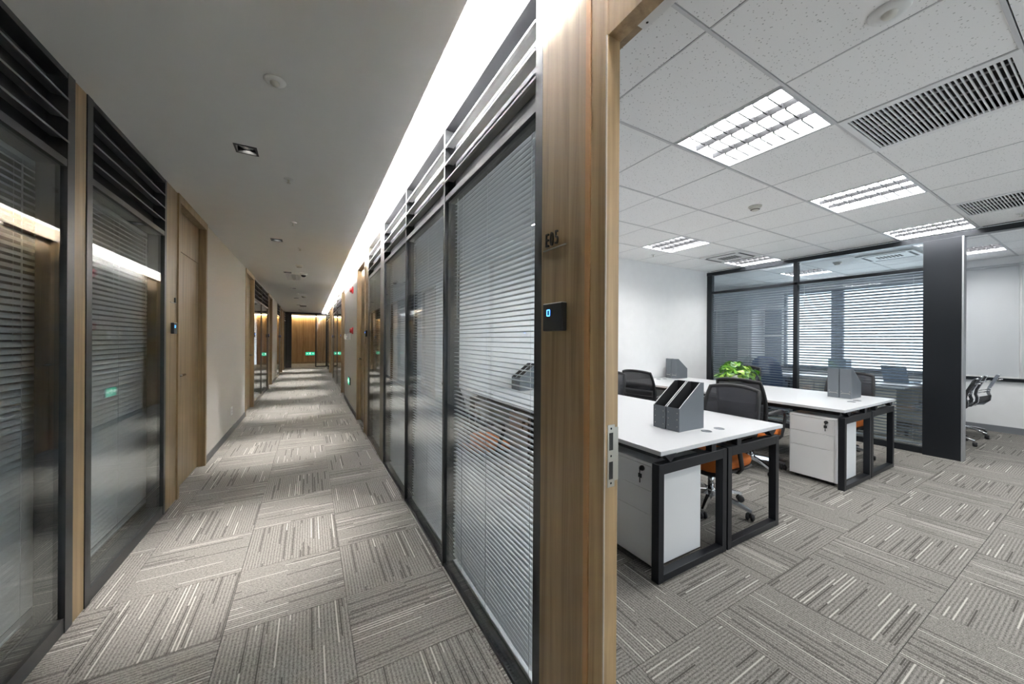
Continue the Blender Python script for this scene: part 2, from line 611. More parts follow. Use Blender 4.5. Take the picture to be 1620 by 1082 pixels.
# downlights
dl_labels = ['square black recessed downlight well behind the viewpoint', 'square black recessed downlight above the viewpoint'] + [f'square black recessed downlight in the corridor ceiling, {q} past the doorway' for q in ('first', 'second', 'third', 'fourth', 'fifth', 'sixth', 'seventh')]
for k, y in enumerate(DL_Y):
    t = thing('downlight', dl_labels[k], 'downlight', (-0.373, y, ZC), 0, 'corridor downlights')
    bm = bmesh.new()
    for a in (-1, 1):
        bx(bm, a * 0.063, a * 0.051, -0.063, 0.063, -0.004, 0.002)
        bx(bm, -0.051, 0.051, a * 0.063, a * 0.051, -0.004, 0.002)
    obj('bezel', bm, BLACK_METAL, t)
    bm = bmesh.new()
    for a in (-1, 1):
        bx(bm, a * 0.058, a * 0.052, -0.058, 0.058, 0.0, 0.085)
        bx(bm, -0.052, 0.052, a * 0.058, a * 0.052, 0.0, 0.085)
    bx(bm, -0.058, 0.058, -0.058, 0.058, 0.085, 0.09)
    obj('housing', bm, BLACK_METAL, t)
    obj('reflector', lathe(bmesh.new(), [(0.030, 0.062), (0.046, 0.022), (0.049, 0.022), (0.033, 0.062)], 20), CAN, t)
    obj('lens', lathe(bmesh.new(), [(0.0, 0.052), (0.029, 0.055), (0.030, 0.060), (0.0, 0.060)], 20), LENS, t)
    ld = bpy.data.lights.new('downlight_beam', 'SPOT')
    ld.energy = P_SPOT
    ld.color = (1.0, 0.975, 0.93)
    ld.spot_size = math.radians(44)
    ld.spot_blend = 1.0
    ld.shadow_soft_size = 0.02
    lo = bpy.data.objects.new('downlight_beam', ld)
    C.objects.link(lo)
    lo.parent = t
    lo.location = (0, 0, 0.020)

# ------------------------------------------------------------ blinds
def slat_mesh(L, m, w=0.025, tilt=0.0, crown=0.0022):
    bm = bmesh.new()
    t = 0.0005
    prof = []
    for s, z in ((-1, 0), (-0.4, crown), (0.4, crown), (1, 0)):
        prof.append((s * w / 2, z))
    pts = [(x, z + t) for x, z in prof] + [(x, z - t) for x, z in reversed(prof)]
    ct, st = math.cos(tilt), math.sin(tilt)
    pts = [(x * ct - z * st, x * st + z * ct) for x, z in pts]
    prism(bm, pts, 'Y', -L / 2, L / 2)
    return mesh_of('slat', bm, m)


def blind(x, y0, y1, z0, z1, label, group, m, tilt, individual=True, pitch=0.0235, wand=True, width=0.025):
    L = y1 - y0
    cy = (y0 + y1) / 2
    t = thing('venetian_blind', label, 'blind', (x, cy, z1), 0, group)
    obj('head_rail', B(-0.014, 0.014, -L / 2, L / 2, -0.026, 0.0, 0.002), m, t)
    obj('bottom_rail', B(-0.013, 0.013, -L / 2, L / 2, z0 - z1, z0 - z1 + 0.016, 0.003), m, t)
    n = int((z1 - z0 - 0.06) / pitch)
    if individual:
        me = slat_mesh(L, m, width, tilt)
        for k in range(n):
            put('slat', me, t, (random.uniform(-.0006, .0006), random.uniform(-.001, .001), -0.042 - k * pitch), (random.uniform(-.0012, .0012), 0, 0))
    else:
        bm = bmesh.new()
        for k in range(n):
            z = -0.042 - k * pitch
            c, s = math.cos(tilt) * 0.0125, math.sin(tilt) * 0.0125
            prism(bm, [(-c, z - s), (c, z + s), (c, z + s + 0.001), (-c, z - s + 0.001)], 'Y', -L / 2, L / 2)
        o = obj('slats', bm, m, t)
        o['kind'] = 'stuff'
    for f in (-0.5 + 0.09 / L, 0.02, 0.5 - 0.14 / L):
        for dx in (-0.0128, 0.0128):
            obj('cord', sweep(bmesh.new(), [(dx, f * L, -0.02), (dx, f * L, z0 - z1 + 0.01)], 0.0008, 4), CORDMAT, t)
    if wand:
        obj('wand', sweep(bmesh.new(), [(-0.02, L / 2 - 0.07, -0.02), (-0.021, L / 2 - 0.07, -0.75)], 0.003, 6), CORDMAT, t)
    return t


# ------------------------------------------------------------ glazed bays of the corridor walls
def bay(idx, side, y0, y1, label, louvres, mull=(), mf=FRAME_DARK, e0=0.05, e1=0.05, zg=(0.06, 2.235), top=ZC, glass=GLASS, backing=LOUVRE_BACK, lm=LOUVRE_D):
    """window_<idx>: frame mesh, children glass_pane, louvre, backing, mullion. side -1 = left wall, +1 = right wall"""
    xf = XL if side < 0 else XR
    s = side                                             # depth direction away from the corridor
    f0, f1 = xf, xf + s * 0.10
    bm = bmesh.new()
    bx(bm, f0, f1, y0, y0 + e0, 0.0, top)
    bx(bm, f0, f1, y1 - e1, y1, 0.0, top)
    a, b = y0 + e0, y1 - e1
    bx(bm, f0 + s * 0.004, f1, a, b, 0.0, zg[0])
    bx(bm, f0 + s * 0.002, f1, a, b, zg[1], zg[1] + 0.035)
    bx(bm, f0 + s * 0.002, f1, a, b, top - 0.028, top)
    w = struct(f'window_{idx}', bm, mf, label)
    cuts = [a] + list(mull) + [b]
    for mm in mull:
        obj('mullion', B(f0, f1, mm - 0.012, mm + 0.012, zg[0], top - 0.028), mf, w)
    for p, q in zip(cuts, cuts[1:]):
        p2 = p + (0.012 if p in mull else 0)
        q2 = q - (0.012 if q in mull else 0)
        obj('glass_pane', B(f0 + s * 0.012, f0 + s * 0.020, p2, q2, zg[0], zg[1]), glass, w)
        for z in louvres:
            obj('louvre', prism(bmesh.new(), [(f0 - s * 0.006, z - 0.006), (f0 - s * 0.006, z + 0.004), (f0 + s * 0.020, z + 0.026), (f0 + s * 0.055, z + 0.026), (f0 + s * 0.055, z + 0.016), (f0 + s * 0.020, z + 0.014)], 'Y', p2, q2), lm, w)
    obj('backing', B(f1 - s * 0.03, f1, a, b, zg[1] + 0.035, top - 0.028), backing, w)
    return w


LV_L = [2.32, 2.42, 2.52]
LV_R = [2.365, 2.47, 2.575]
ZGL = (0.07, 2.205)
bay(1, -1, 0.60, 2.565, 'dark-framed glass bay with closed blind beside the thin wood post', LV_L, e1=0.060, zg=ZGL)
bay(2, -1, 2.675, 3.845, 'dark-framed glass bay with closed blind between thin wood post and wooden door', LV_L, e0=0.055, e1=0.04, zg=ZGL)
bay(3, -1, 9.02, 11.85, 'two-pane glass bay beyond the second wooden door of the grey wall side', LV_L, (10.38,), FRAME_BRONZE, 0.04, 0.04, zg=ZGL)
bay(4, -1, 14.9, 16.25, 'single glass bay past the far grey wall', LV_L, (), FRAME_BRONZE, 0.04, 0.04, zg=ZGL)
bay(5, -1, 18.75, 19.94, 'glass bay next to the dark screen at the corridor end', LV_L, (), FRAME_DARK, 0.04, 0.04, zg=ZGL)
TR = 2.72
ZGR = (0.018, 2.245)
bay(6, 1, 1.057, 2.128, 'glass bay with open blind beside the wood post carrying the E05 sign', LV_R, e0=0.045, e1=0.012, zg=ZGR, top=TR, backing=LOUVRE_BACK_R, lm=LOUVRE)
bay(7, 1, 2.128, 3.140, 'glass bay with blind, second from the E05 wood post', LV_R, e0=0.012, e1=0.012, zg=ZGR, top=TR, backing=LOUVRE_BACK_R, lm=LOUVRE)
bay(8, 1, 3.140, 4.190, 'glass bay with blind, third from the E05 wood post', LV_R, e0=0.012, e1=0.012, zg=ZGR, top=TR, backing=LOUVRE_BACK_R, lm=LOUVRE)
bay(9, 1, 4.385, 5.44, 'glass bay with blind between bronze post and wooden door frame', LV_R, e0=0.03, e1=0.03, mf=FRAME_BRONZE, zg=ZGR, top=TR, backing=LOUVRE_BACK_R, lm=LOUVRE)
bay(10, 1, 10.38, 14.1, 'glass bay past the grey wall with the fire alarms', LV_R, (12.2,), FRAME_BRONZE, 0.04, 0.04, ZGR, TR, GLASS, LOUVRE_BACK_R, LOUVRE)
bay(11, 1, 16.6, 19.94, 'glass bay next to the dark screen on the alarm side', LV_R, (18.2,), FRAME_DARK, 0.04, 0.04, ZGR, TR, GLASS, LOUVRE_BACK_R, LOUVRE)

G_L = 'closed grey blinds on the dark office side'
G_R = 'grey venetian blinds along the E05 office glass'
blind(-1.130, 0.72, 2.600, 0.10, 2.215, 'closed grey blind behind glass before the thin wood post', G_L, SLAT_GREY, -0.78, True, 0.031, True, 0.034)
blind(-1.130, 2.70, 4.02, 0.10, 2.215, 'closed grey blind behind glass between thin wood post and wooden door', G_L, SLAT_GREY, -0.78, True, 0.031, True, 0.034)
blind(0.790, 1.125, 2.095, 0.020, 2.275, 'half-open grey blind behind glass beside the E05 post, desk visible through it', G_R, SLAT_WHITE, -0.06)
blind(0.790, 2.175, 3.110, 0.020, 2.275, 'half-open grey blind behind the second glass bay from the E05 post', G_R, SLAT_WHITE, -0.16)
blind(0.790, 3.180, 4.110, 0.020, 2.275, 'half-open grey blind behind the third glass bay from the E05 post', G_R, SLAT_WHITE, -0.16)
blind(0.790, 4.450, 5.380, 0.020, 2.275, 'grey blind behind glass between bronze post and wooden door frame', G_R, SLAT_GREY, 0.45)
blind(-1.075, 9.1, 11.78, 0.10, 2.215, 'grey blind inside the far two-pane glass bay', 'blinds of the far glass bays', SLAT_GREY, 0.5, False, 0.04, False)

# ------------------------------------------------------------ solid wall pieces, posts and doors
def wallseg(name, side, y0, y1, label, skirt=True, m=PLASTER_GREY):
    xf = XL if side < 0 else XR
    top = ZC if side < 0 else TR
    w = struct(name, B(xf, xf + side * 0.12, y0, y1, 0.0, top + (0.0 if side < 0 else 0)), m, label)
    if skirt:
        nm = 'baseboard_left' if side < 0 else 'baseboard_right'
        struct(nm, B(xf - side * 0.008, xf, y0, y1, 0.0, 0.085), SKIRT, 'dark grey skirting under the ' + label)
    return w


wallseg('wall_left', -1, -3.0, 0.60, 'blank greige wall before the first dark glass bay')
wallseg('wall_left', -1, 5.09, 7.86, 'greige corridor wall with the white socket, between two wooden doors')
wallseg('wall_left', -1, 12.98, 14.90, 'short far greige wall between door and glass bay')
wallseg('wall_right', 1, -3.0, -0.24, 'greige wall on the near side of the E05 doorway')
wallseg('wall_right', 1, 6.72, 9.28, 'greige wall carrying the red fire alarms')
tn = [0]


def trim(side, y0, y1, label, m=WOOD, proud=0.0, z0=0.0, z1=None, depth=0.10):
    tn[0] += 1
    xf = XL if side < 0 else XR
    top = z1 if z1 else (ZC if side < 0 else TR)
    return struct(f'trim_{tn[0]}', B(xf - side * proud, xf + side * depth, y0, y1, z0, top, 0.0015), m, label)


trim(-1, 2.566, 2.674, 'thin wood post between the two dark glass bays', WOOD, -0.004)
trim(-1, 3.846, 4.10, 'wood panel with the card reader beside the first wooden door')
trim(-1, 8.945, 9.02, 'thin wood strip between the second wooden door and the far glass')
trim(-1, 16.25, 16.34, 'thin wood strip at the far glass bay')
trim(1, 0.808, 1.057, 'wood-veneered post carrying the E05 sign and black card reader')
trim(1, 4.19, 4.385, 'bronze metal post between the glass bays', FRAME_BRONZE, 0.0)
trim(1, 5.44, 5.70, 'narrow wood strip between glass bay and wooden door frame', WOOD)
trim(1, 14.1, 14.2, 'thin wood strip beyond the far glass bay')
trim(1, 10.26, 10.38, 'thin wood strip before the far glass bay')
# white wall above the bays inside the cove
struct('wall_cove', B(XR + 0.015, XR + 0.115, -3.0, YE - 0.02, TR, 3.02), COVE_WHITE, 'bright white wall strip above the glass bays inside the cove')

dn = [0]


def door(side, y0, y1, label, handle_far=True, reveal=0.055, handle_z=1.06):
    """door_<n>: wood frame mesh; children leaf, transom panel, handle, lock, hinge"""
    dn[0] += 1
    xf = XL if side < 0 else XR
    s = side
    top = ZC if side < 0 else TR
    hd = ZC - 0.07
    bm = bmesh.new()
    bx(bm, xf - s * 0.012, xf + s * 0.10, y0, y0 + 0.05, 0, top)
    bx(bm, xf - s * 0.012, xf + s * 0.10, y1 - 0.05, y1, 0, top)
    bx(bm, xf - s * 0.012, xf + s * 0.10, y0 + 0.05, y1 - 0.05, hd, top)
    d = struct(f'door_{dn[0]}', bm, WOOD, label)
    a, b = y0 + 0.052, y1 - 0.052
    lf = obj('leaf', B(xf + s * reveal, xf + s * 0.095, a, b, 0.008, 2.20, 0.002), WOOD, d)
    obj('transom_panel', B(xf + s * reveal, xf + s * 0.095, a, b, 2.206, hd - 0.002, 0.002), WOOD, d)
    hy = a + 0.035 if handle_far else b - 0.05
    sg = 1 if handle_far else -1
    xs = xf + s * reveal
    h = bmesh.new()
    lathe(h, [(0.024, 0.0), (0.024, 0.008), (0.0, 0.008)], 16, (xs - s * 0.008, hy, handle_z), 'X')
    sweep(h, [(xs, hy, handle_z), (xs - s * 0.045, hy, handle_z), (xs - s * 0.05, hy + sg * 0.03, handle_z), (xs - s * 0.05, hy + sg * 0.17, handle_z)], 0.011, 8)
    obj('handle', h, CHROME, lf, label='brushed metal lever handle')
    obj('lock', lathe(bmesh.new(), [(0.0, -0.006), (0.020, -0.006), (0.020, 0.006), (0.0, 0.006)], 16, (xs, hy, handle_z - 0.10), 'X'), CHROME, lf)
    return d


door(-1, 4.10, 5.09, 'wooden door with transom panel beside the dark glass bays')
door(-1, 7.86, 8.945, 'second wooden door of the greige wall, past the white socket', False)
door(-1, 11.85, 12.98, 'far wooden door after the two-pane glass bay')
door(-1, 16.34, 17.52, 'far wooden door after the single glass bay')
door(-1, 17.52, 18.75, 'far wooden door beside the last glass bay')
door(1, 5.70, 6.72, 'wooden door in a deep frame beside the greige alarm wall', False)
door(1, 9.28, 10.26, 'wooden door at the far edge of the alarm wall')
door(1, 14.2, 16.6, 'far pair of wooden doors on the alarm side')

# ------------------------------------------------------------ doorway E05
HZ = 2.238
bm = bmesh.new()
bx(bm, XR - 0.014, XR + 0.034, 0.722, 0.786, 0.0, TR, 0.002)               # casing
bx(bm, XR - 0.014, XR + 0.034, -0.24, -0.176, 0.0, TR, 0.002)
bx(bm, XR - 0.012, XR + 0.034, -0.176, 0.722, HZ, TR)
d6 = struct('door_9', bm, WOOD_CASING, 'open wooden door frame of room E05')
obj('edge_strip', B(XR - 0.017, XR + 0.03, 0.788, 0.808, 0.0, TR, 0.001), WOOD_EDGE, d6, label='orange-brown edge strip of the casing')
obj('seal', B(XR - 0.0165, XR - 0.012, 0.7222, 0.7262, 0.0, HZ), mat('pale_seal', (0.52, 0.47, 0.40), 0.6), d6, label='pale door seal line')
obj('jamb_back', B(XR + 0.034, XR + 0.10, 0.80, 1.057, 0.0, TR), WOOD, d6)
obj('jamb_back', B(XR + 0.034, XR + 0.10, -0.24, -0.23, 0.0, TR), WOOD, d6)
obj('head_back', B(XR + 0.034, XR + 0.10, -0.23, 0.80, HZ + 0.05, TR), WOOD, d6)
# strike plate on the inner jamb face
sp = obj('strike_plate', B(XR - 0.006, XR + 0.020, 0.7200, 0.7222, 0.994, 1.166, 0.0005), STEEL, d6, label='steel strike plate with two latch slots')
for z in (1.016, 1.096):
    obj('latch_slot', B(XR - 0.001, XR + 0.013, 0.7192, 0.7202, z, z + 0.048), GAP, sp)
for z in (1.005, 1.080, 1.156):
    obj('screw', lathe(bmesh.new(), [(0.0032, 0.7194), (0.0, 0.7194)], 8, (XR + 0.006, 0, z), 'Y'), BLACK_METAL, sp)
obj('lip', B(XR + 0.020, XR + 0.034, 0.7205, 0.7222, 1.010, 1.158), STEEL, sp)
# closer plate on the head
cp = obj('closer_plate', B(XR + 0.036, XR + 0.066, 0.16, 0.665, HZ + 0.004, HZ + 0.010), WHITE_STEEL, d6, label='pale metal plate screwed to the head')
for y in (0.19, 0.33, 0.50, 0.645):
    obj('screw', lathe(bmesh.new(), [(0.0035, HZ + 0.0035), (0.0, HZ + 0.0035)], 8, (XR + 0.052, y, 0)), BLACK_METAL, cp)

# ------------------------------------------------------------ rooms behind: shells
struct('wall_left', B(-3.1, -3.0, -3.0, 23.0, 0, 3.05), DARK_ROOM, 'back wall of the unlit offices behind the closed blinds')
bm = bmesh.new()
bx(bm, -3.1, 1.7, -3.1, -3.0, 0, 3.05)
bx(bm, 6.3, 9.7, -3.1, -3.0, 0, 3.05)
bx(bm, 1.7, 6.3, -3.1, -3.0, 0, 0.30)
bx(bm, 1.7, 6.3, -3.1, -3.0, 2.60, 3.05)
struct('wall_front', bm, PLASTER_WHITE, 'closing wall behind the viewpoint')
bm = bmesh.new()
for a in (1.7, 3.2, 4.7, 6.25):
    bx(bm, a, a + 0.05, -3.08, -3.02, 0.30, 2.60)
bx(bm, 1.7, 6.3, -3.08, -3.02, 0.30, 0.35)
bx(bm, 1.7, 6.3, -3.08, -3.02, 2.55, 2.60)
w15 = struct('window_15', bm, FRAME_PART, 'daylit office window behind the viewpoint')  # out of view, added so daylight lifts the ceiling and desk ends
for a in (1.7, 3.2, 4.7):
    obj('glass_pane', B(a + 0.05, a + 1.5, -3.055, -3.045, 0.35, 2.55), GLASS, w15)
struct('wall_rear', B(XR + 0.10, XP, YW, YW + 0.10, 0, ZO + 0.1), PLASTER_WHITE, 'white end wall of office E05')
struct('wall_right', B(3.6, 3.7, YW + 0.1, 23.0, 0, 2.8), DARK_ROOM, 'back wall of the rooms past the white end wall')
struct('wall_far', B(XP, XF + 0.2, 6.2, 6.3, 0, ZO + 0.1), PLASTER_WHITE, 'end wall of the office beyond the glass partition')
struct('wall_inner', B(XP - 0.05, XP + 0.05, YW + 0.1, 6.2, 0, ZO + 0.1), PLASTER_WHITE, 'short wall closing the office beyond the partition')
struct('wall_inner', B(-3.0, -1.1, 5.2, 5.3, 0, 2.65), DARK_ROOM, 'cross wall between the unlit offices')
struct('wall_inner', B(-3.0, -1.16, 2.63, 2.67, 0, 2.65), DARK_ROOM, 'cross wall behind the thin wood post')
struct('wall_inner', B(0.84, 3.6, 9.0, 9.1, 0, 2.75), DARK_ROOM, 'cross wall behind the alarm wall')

# window wall of the far office
WZ0, WZ1, WY0, WY1 = 0.86, 2.50, 1.42, 4.02
bm = bmesh.new()
bx(bm, XF, XF + 0.2, -3.0, 6.2, 0, WZ0 - 0.06)
bx(bm, XF, XF + 0.2, -3.0, 6.2, WZ1, ZO + 0.1)
bx(bm, XF, XF + 0.2, -3.0, WY0, WZ0 - 0.06, WZ1)
bx(bm, XF, XF + 0.2, WY1, 6.2, WZ0 - 0.06, WZ1)
struct('wall_window', bm, PLASTER_WHITE, 'pale window wall of the office beyond the partition')
bm = bmesh.new()
for a, b in ((WY0, WY0 + 0.05), (WY1 - 0.05, WY1), (2.98, 3.17)):
    bx(bm, XF + 0.05, XF + 0.12, a, b, WZ0, WZ1)
bx(bm, XF + 0.05, XF + 0.12, WY0, WY1, WZ1 - 0.05, WZ1)
bx(bm, XF + 0.05, XF + 0.12, WY0, WY1, WZ0 - 0.06, WZ0)
w12 = struct('window_12', bm, BLUE_GREY, 'bright daylit window with a broad mullion behind the partition blinds')
obj('glass_pane', B(XF + 0.08, XF + 0.09, WY0 + 0.05, 2.98, WZ0, WZ1 - 0.05), GLASS, w12)
obj('glass_pane', B(XF + 0.08, XF + 0.09, 3.17, WY1 - 0.05, WZ0, WZ1 - 0.05), GLASS, w12)
struct('trim_40', B(XF - 0.03, XF, -1.0, 4.3, WZ0 - 0.06, WZ0 - 0.012), FRAME_PART, 'dark dado rail and sill along the window wall')
struct('baseboard_window', B(XF - 0.012, XF, -1.0, 6.2, 0, 0.10), mat('blue_grey_skirting', (0.20, 0.21, 0.23), 0.5), 'grey skirting along the window wall')
for a, b, lab in ((0.90, 1.40, 'grey roller shade pulled down over the dado rail'), (-0.6, 0.88, 'second grey roller shade past the joint, over the dado rail')):
    t = thing('roller_shade', lab, 'shade', (XF - 0.02, (a + b) / 2, 2.60), 0, 'roller shades on the window wall')
    obj('shade_cloth', B(XF - 0.012, XF - 0.008, a, b, WZ0 + 0.01, 2.59), SHADE, t, True)
    obj('roller', sweep(bmesh.new(), [(XF - 0.022, a, 2.60), (XF - 0.022, b, 2.60)], 0.02, 12), SHADE, t, True)
    obj('hem_bar', B(XF - 0.018, XF - 0.004, a, b, WZ0 - 0.008, WZ0 + 0.012), WHITE_PLASTIC, t, True)

# ------------------------------------------------------------ glazed office partition
pX0, pX1 = XP - 0.02, XP + 0.06
bm = bmesh.new()
bx(bm, pX0, pX1, 4.055, YW, 0, 2.70)
bx(bm, pX0, pX1, 2.672, 2.728, 0.0, 2.66)
bx(bm, pX0, pX1, 1.30, 4.055, 0.0, 0.075)
bx(bm, pX0, pX1, 1.30, 4.055, 2.300, 2.342)
bx(bm, pX0 - 0.01, pX1 + 0.01, -2.98, 4.15, 2.655, 2.715)
w13 = struct('window_13', bm, FRAME_PART, 'dark-framed glass partition with venetian blinds across the office')
for a, b in ((1.30, 2.672), (2.728, 4.055)):
    obj('glass_pane', B(XP + 0.004, XP + 0.012, a, b, 0.075, 2.300), GLASS, w13)
    obj('transom_pane', B(XP + 0.004, XP + 0.012, a, b, 2.342, 2.655), GLASS, w13)
pil = struct('trim_41', B(XP - 0.065, XP + 0.075, 1.03, 1.335, 0, 2.655, 0.002), FRAME_PART, 'broad dark metal pillar at the end of the glass partition')
obj('edge_profile', B(XP - 0.062, XP + 0.07, 1.016, 1.03, 0, 2.655), mat('bright_edge', (0.55, 0.57, 0.60), 0.35, 0.8), pil, label='bright metal edge profile')
bm = bmesh.new()
bx(bm, pX0, pX1, -3.0, -2.2, 0, 2.66)
struct('wall_partition', bm, PLASTER_WHITE, 'short closing wall of the office front')
G_P = 'venetian blinds on the office partition'
blind(XP + 0.035, 1.345, 2.665, 0.10, 2.295, 'open silver blind on the partition pane beside the dark pillar', G_P, SLAT_PART, -0.62, True, 0.041, True, 0.036)
blind(XP + 0.035, 2.735, 4.045, 0.10, 2.295, 'open silver blind on the partition pane beside the white wall', G_P, SLAT_PART, -0.62, True, 0.041, True, 0.036)

# ------------------------------------------------------------ office grid ceilings
GX0, GXS, GY0, GYS = 1.477, 0.653, 0.912, 0.650
LIGHTS = [(1, 0), (4, 0), (7, 0), (1, 3), (4, 3), (7, 3), (1, -3), (4, -3), (7, -3)]
VENTS = [(2, -1), (3, -1)]
GR1 = (2, -1)
ac_cell = (6, 3)


def grid_ceiling(x0, x1, y0, y1, skip, label, side):
    base = struct('ceiling', B(x0, x1, y0, y1, ZO + 0.14, ZO + 0.20), GAP, label)
    me_cache = {}
    i0 = math.floor((x0 - GX0) / GXS)
    j0 = math.floor((y0 - GY0) / GYS)
    for i in range(i0, i0 + 30):
        xa, xb = GX0 + i * GXS, GX0 + (i + 1) * GXS
        if xa >= x1:
            break
        for j in range(j0, j0 + 30):
            ya, yb = GY0 + j * GYS, GY0 + (j + 1) * GYS
            if ya >= y1:
                break
            if (i, j) in skip:
                continue
            a, b, c, d = max(xa, x0) + 0.006, min(xb, x1) - 0.006, max(ya, y0) + 0.011, min(yb, y1) - 0.007
            if b - a < 0.03 or d - c < 0.03:
                continue
            key = (round(b - a, 3), round(d - c, 3))
            if key not in me_cache:
                me_cache[key] = mesh_of('tile', bx(bmesh.new(), -key[0] / 2, key[0] / 2, -key[1] / 2, key[1] / 2, 0, 0.014, 0.0), TILE)
            put('tile', me_cache[key], base, ((a + b) / 2, (c + d) / 2, ZO + random.uniform(0.001, 0.0025)))
    for j in range(j0, j0 + 30):
        y = GY0 + j * GYS
        if y0 < y < y1:
            obj('main_tee', B(x0, x1, y - 0.003, y + 0.011, ZO - 0.001, ZO + 0.03), mat_tee, base)
    for i in range(i0, i0 + 30):
        x = GX0 + i * GXS
        if x0 < x < x1:
            obj('cross_tee', B(x - 0.002, x + 0.006, y0, y1, ZO + 0.0005, ZO + 0.028), mat_tee, base)
    return base


mat_tee = mat('ceiling_tee', (0.62, 0.62, 0.63), 0.5)
skipA = {*LIGHTS, (2, -2), (2, -1), (3, -1), (6, -1), (7, -1)}
skipA = {c for c in LIGHTS if c[0] <= 7} | {(2, -1), (6, -1)}
grid_ceiling(XR + 0.10, XP - 0.03, -3.0, YW, skipA, 'mineral fibre tile ceiling of office E05', 'a')
grid_ceiling(XP + 0.07, XF, -3.0, 6.2, {(10, 3), (10, 0)}, 'mineral fibre tile ceiling of the office beyond the partition', 'b')

# recessed louvre lights
def light_fixture():
    t = thing('ceiling_light', 'x', 'ceiling light', (0, 0, ZO), 0, 'recessed grid lights of the offices')
    hw, hd = 0.318, 0.316
    bm = bmesh.new()
    for s in (-1, 1):
        bx(bm, s * hw, s * (hw - 0.014), -hd, hd, -0.002, 0.012)
        bx(bm, -hw + 0.014, hw - 0.014, s * hd, s * (hd - 0.014), -0.002, 0.012)
    obj('frame', bm, REFLECT, t)
    bm = bmesh.new()
    bx(bm, -hw, hw, -hd, hd, 0.085, 0.09)
    for s in (-1, 1):
        bx(bm, s * hw, s * (hw - 0.004), -hd, hd, 0.012, 0.085)
        bx(bm, -hw + 0.004, hw - 0.004, s * hd, s * (hd - 0.004), 0.012, 0.085)
    obj('housing', bm, REFLECT, t)
    for k in (-1, 0, 1):
        obj('lamp', B(k * 0.2 - 0.088, k * 0.2 + 0.088, -0.29, 0.29, 0.044, 0.052), LAMP, t)
    for k in (-1, 1):
        obj('long_blade', prism(bmesh.new(), [(k * 0.1 - 0.004, 0.004), (k * 0.1 + 0.004, 0.004), (k * 0.1 + 0.014, 0.034), (k * 0.1 - 0.014, 0.034)], 'Y', -0.302, 0.302), BLADE, t)
    bm = bmesh.new()
    prism(bm, [(-0.004, 0.003), (0.004, 0.003), (0.009, 0.040), (-0.009, 0.040)], 'X', -0.078, 0.078)
    me = mesh_of('cross_blade', bm, BLADE)
    for k in (-1, 0, 1):
        for q in range(7):
            put('cross_blade', me, t, (k * 0.2, -0.228 + q * 0.076, 0))
    return t


lab = {(1, 0): 'large recessed louvre light over the near white desk, first from the doorway',
       (4, 0): 'recessed louvre light between the two rows of desks, second from the doorway',
       (7, 0): 'recessed louvre light against the partition header by the dark pillar',
       (1, 3): 'recessed louvre light near the white wall, hidden behind the door post',
       (4, 3): 'recessed louvre light near the white end wall over the potted plant side',
       (7, 3): 'recessed louvre light in the corner of white wall and glass partition',
       (1, -3): 'recessed louvre light behind the viewpoint, by the doorway',  # this row is out of view, added to brighten the office
       (4, -3): 'recessed louvre light behind the viewpoint, mid office',
       (7, -3): 'recessed louvre light behind the viewpoint, by the partition',
       (10, 3): 'recessed louvre light beyond the partition seen through the transom glass',
       (10, 0): 'recessed louvre light beyond the open partition, above the chrome chairs'}
first = None
for (i, j), l in lab.items():
    loc = (GX0 + (i + 0.5) * GXS, GY0 + (j + 0.5) * GYS, ZO)
    if first is None:
        first = light_fixture()
        first.location = loc
        first['label'] = l
    else:
        dup(first, loc, 0, l)


def grille(i, j, w, label):
    cx, cy = GX0 + i * GXS + w / 2, GY0 + (j + 0.5) * GYS
    t = thing('air_grille', label, 'air grille', (cx, cy, ZO), 0, 'white air grilles in the tile ceiling')
    hx, hy = w / 2 - 0.002, 0.322
    bm = bmesh.new()
    for s in (-1, 1):
        bx(bm, s * hx, s * (hx - 0.045), -hy, hy, -0.003, 0.01)
        bx(bm, -hx + 0.045, hx - 0.045, s * hy, s * (hy - 0.030), -0.003, 0.01)
    obj('frame', bm, WHITE_STEEL, t)
    obj('plenum', B(-hx, hx, -hy, hy, 0.07, 0.08), GAP, t)
    bm = bmesh.new()
    for s in (-1, 1):
        bx(bm, s * hx, s * (hx - 0.003), -hy, hy, 0.01, 0.07)
        bx(bm, -hx + 0.003, hx - 0.003, s * hy, s * (hy - 0.003), 0.01, 0.07)
    obj('duct', bm, GAP, t)
    n = 29
    me = mesh_of('fin', B(-hx + 0.045, hx - 0.045, -0.0030, 0.0030, -0.002, 0.010), WHITE_STEEL)
    for k in range(n):
        put('fin', me, t, (0, -hy + 0.030 + (k + 0.5) * (2 * hy - 0.06) / n, 0))
    for x in (-0.15, 0.0, 0.15):
        obj('cross_bar', B(x - 0.003, x + 0.003, -hy + 0.03, hy - 0.03, 0.028, 0.036), mat_tee, t)
    return t


grille(2, -1, GXS, 'large white air grille with dark slots in the tile ceiling, nearer the doorway')
grille(6, -1, GXS, 'white air grille with dark slots in the tile ceiling above the pillar')


def cassette(x, y, label):
    t = thing('air_conditioner', label, 'air conditioner', (x, y, ZO), 0, 'ceiling air conditioner panels')
    obj('panel', B(-0.31, 0.31, -0.31, 0.31, -0.022, 0.0, 0.006), WHITE_PLASTIC, t)
    bm = bmesh.new()
    for k in range(7):
        bx(bm, -0.10, 0.10, -0.13 + k * 0.04, -0.105 + k * 0.04, -0.0235, -0.0215)
    obj('intake_slots', bm, GAP, t)
    for s in (-1, 1):
        obj('air_outlet', B(-0.22, 0.22, s * 0.235, s * 0.27, -0.0235, -0.0215), LOUVRE_BACK_R, t)
        obj('air_outlet', B(s * 0.235, s * 0.27, -0.22, 0.22, -0.0235, -0.0215), LOUVRE_BACK_R, t)
    return t


cassette(5.73, 3.18, 'white ceiling air conditioner panel near the corner of the white wall')
cassette(7.72, 1.89, 'white ceiling air conditioner panel beyond the transom glass')


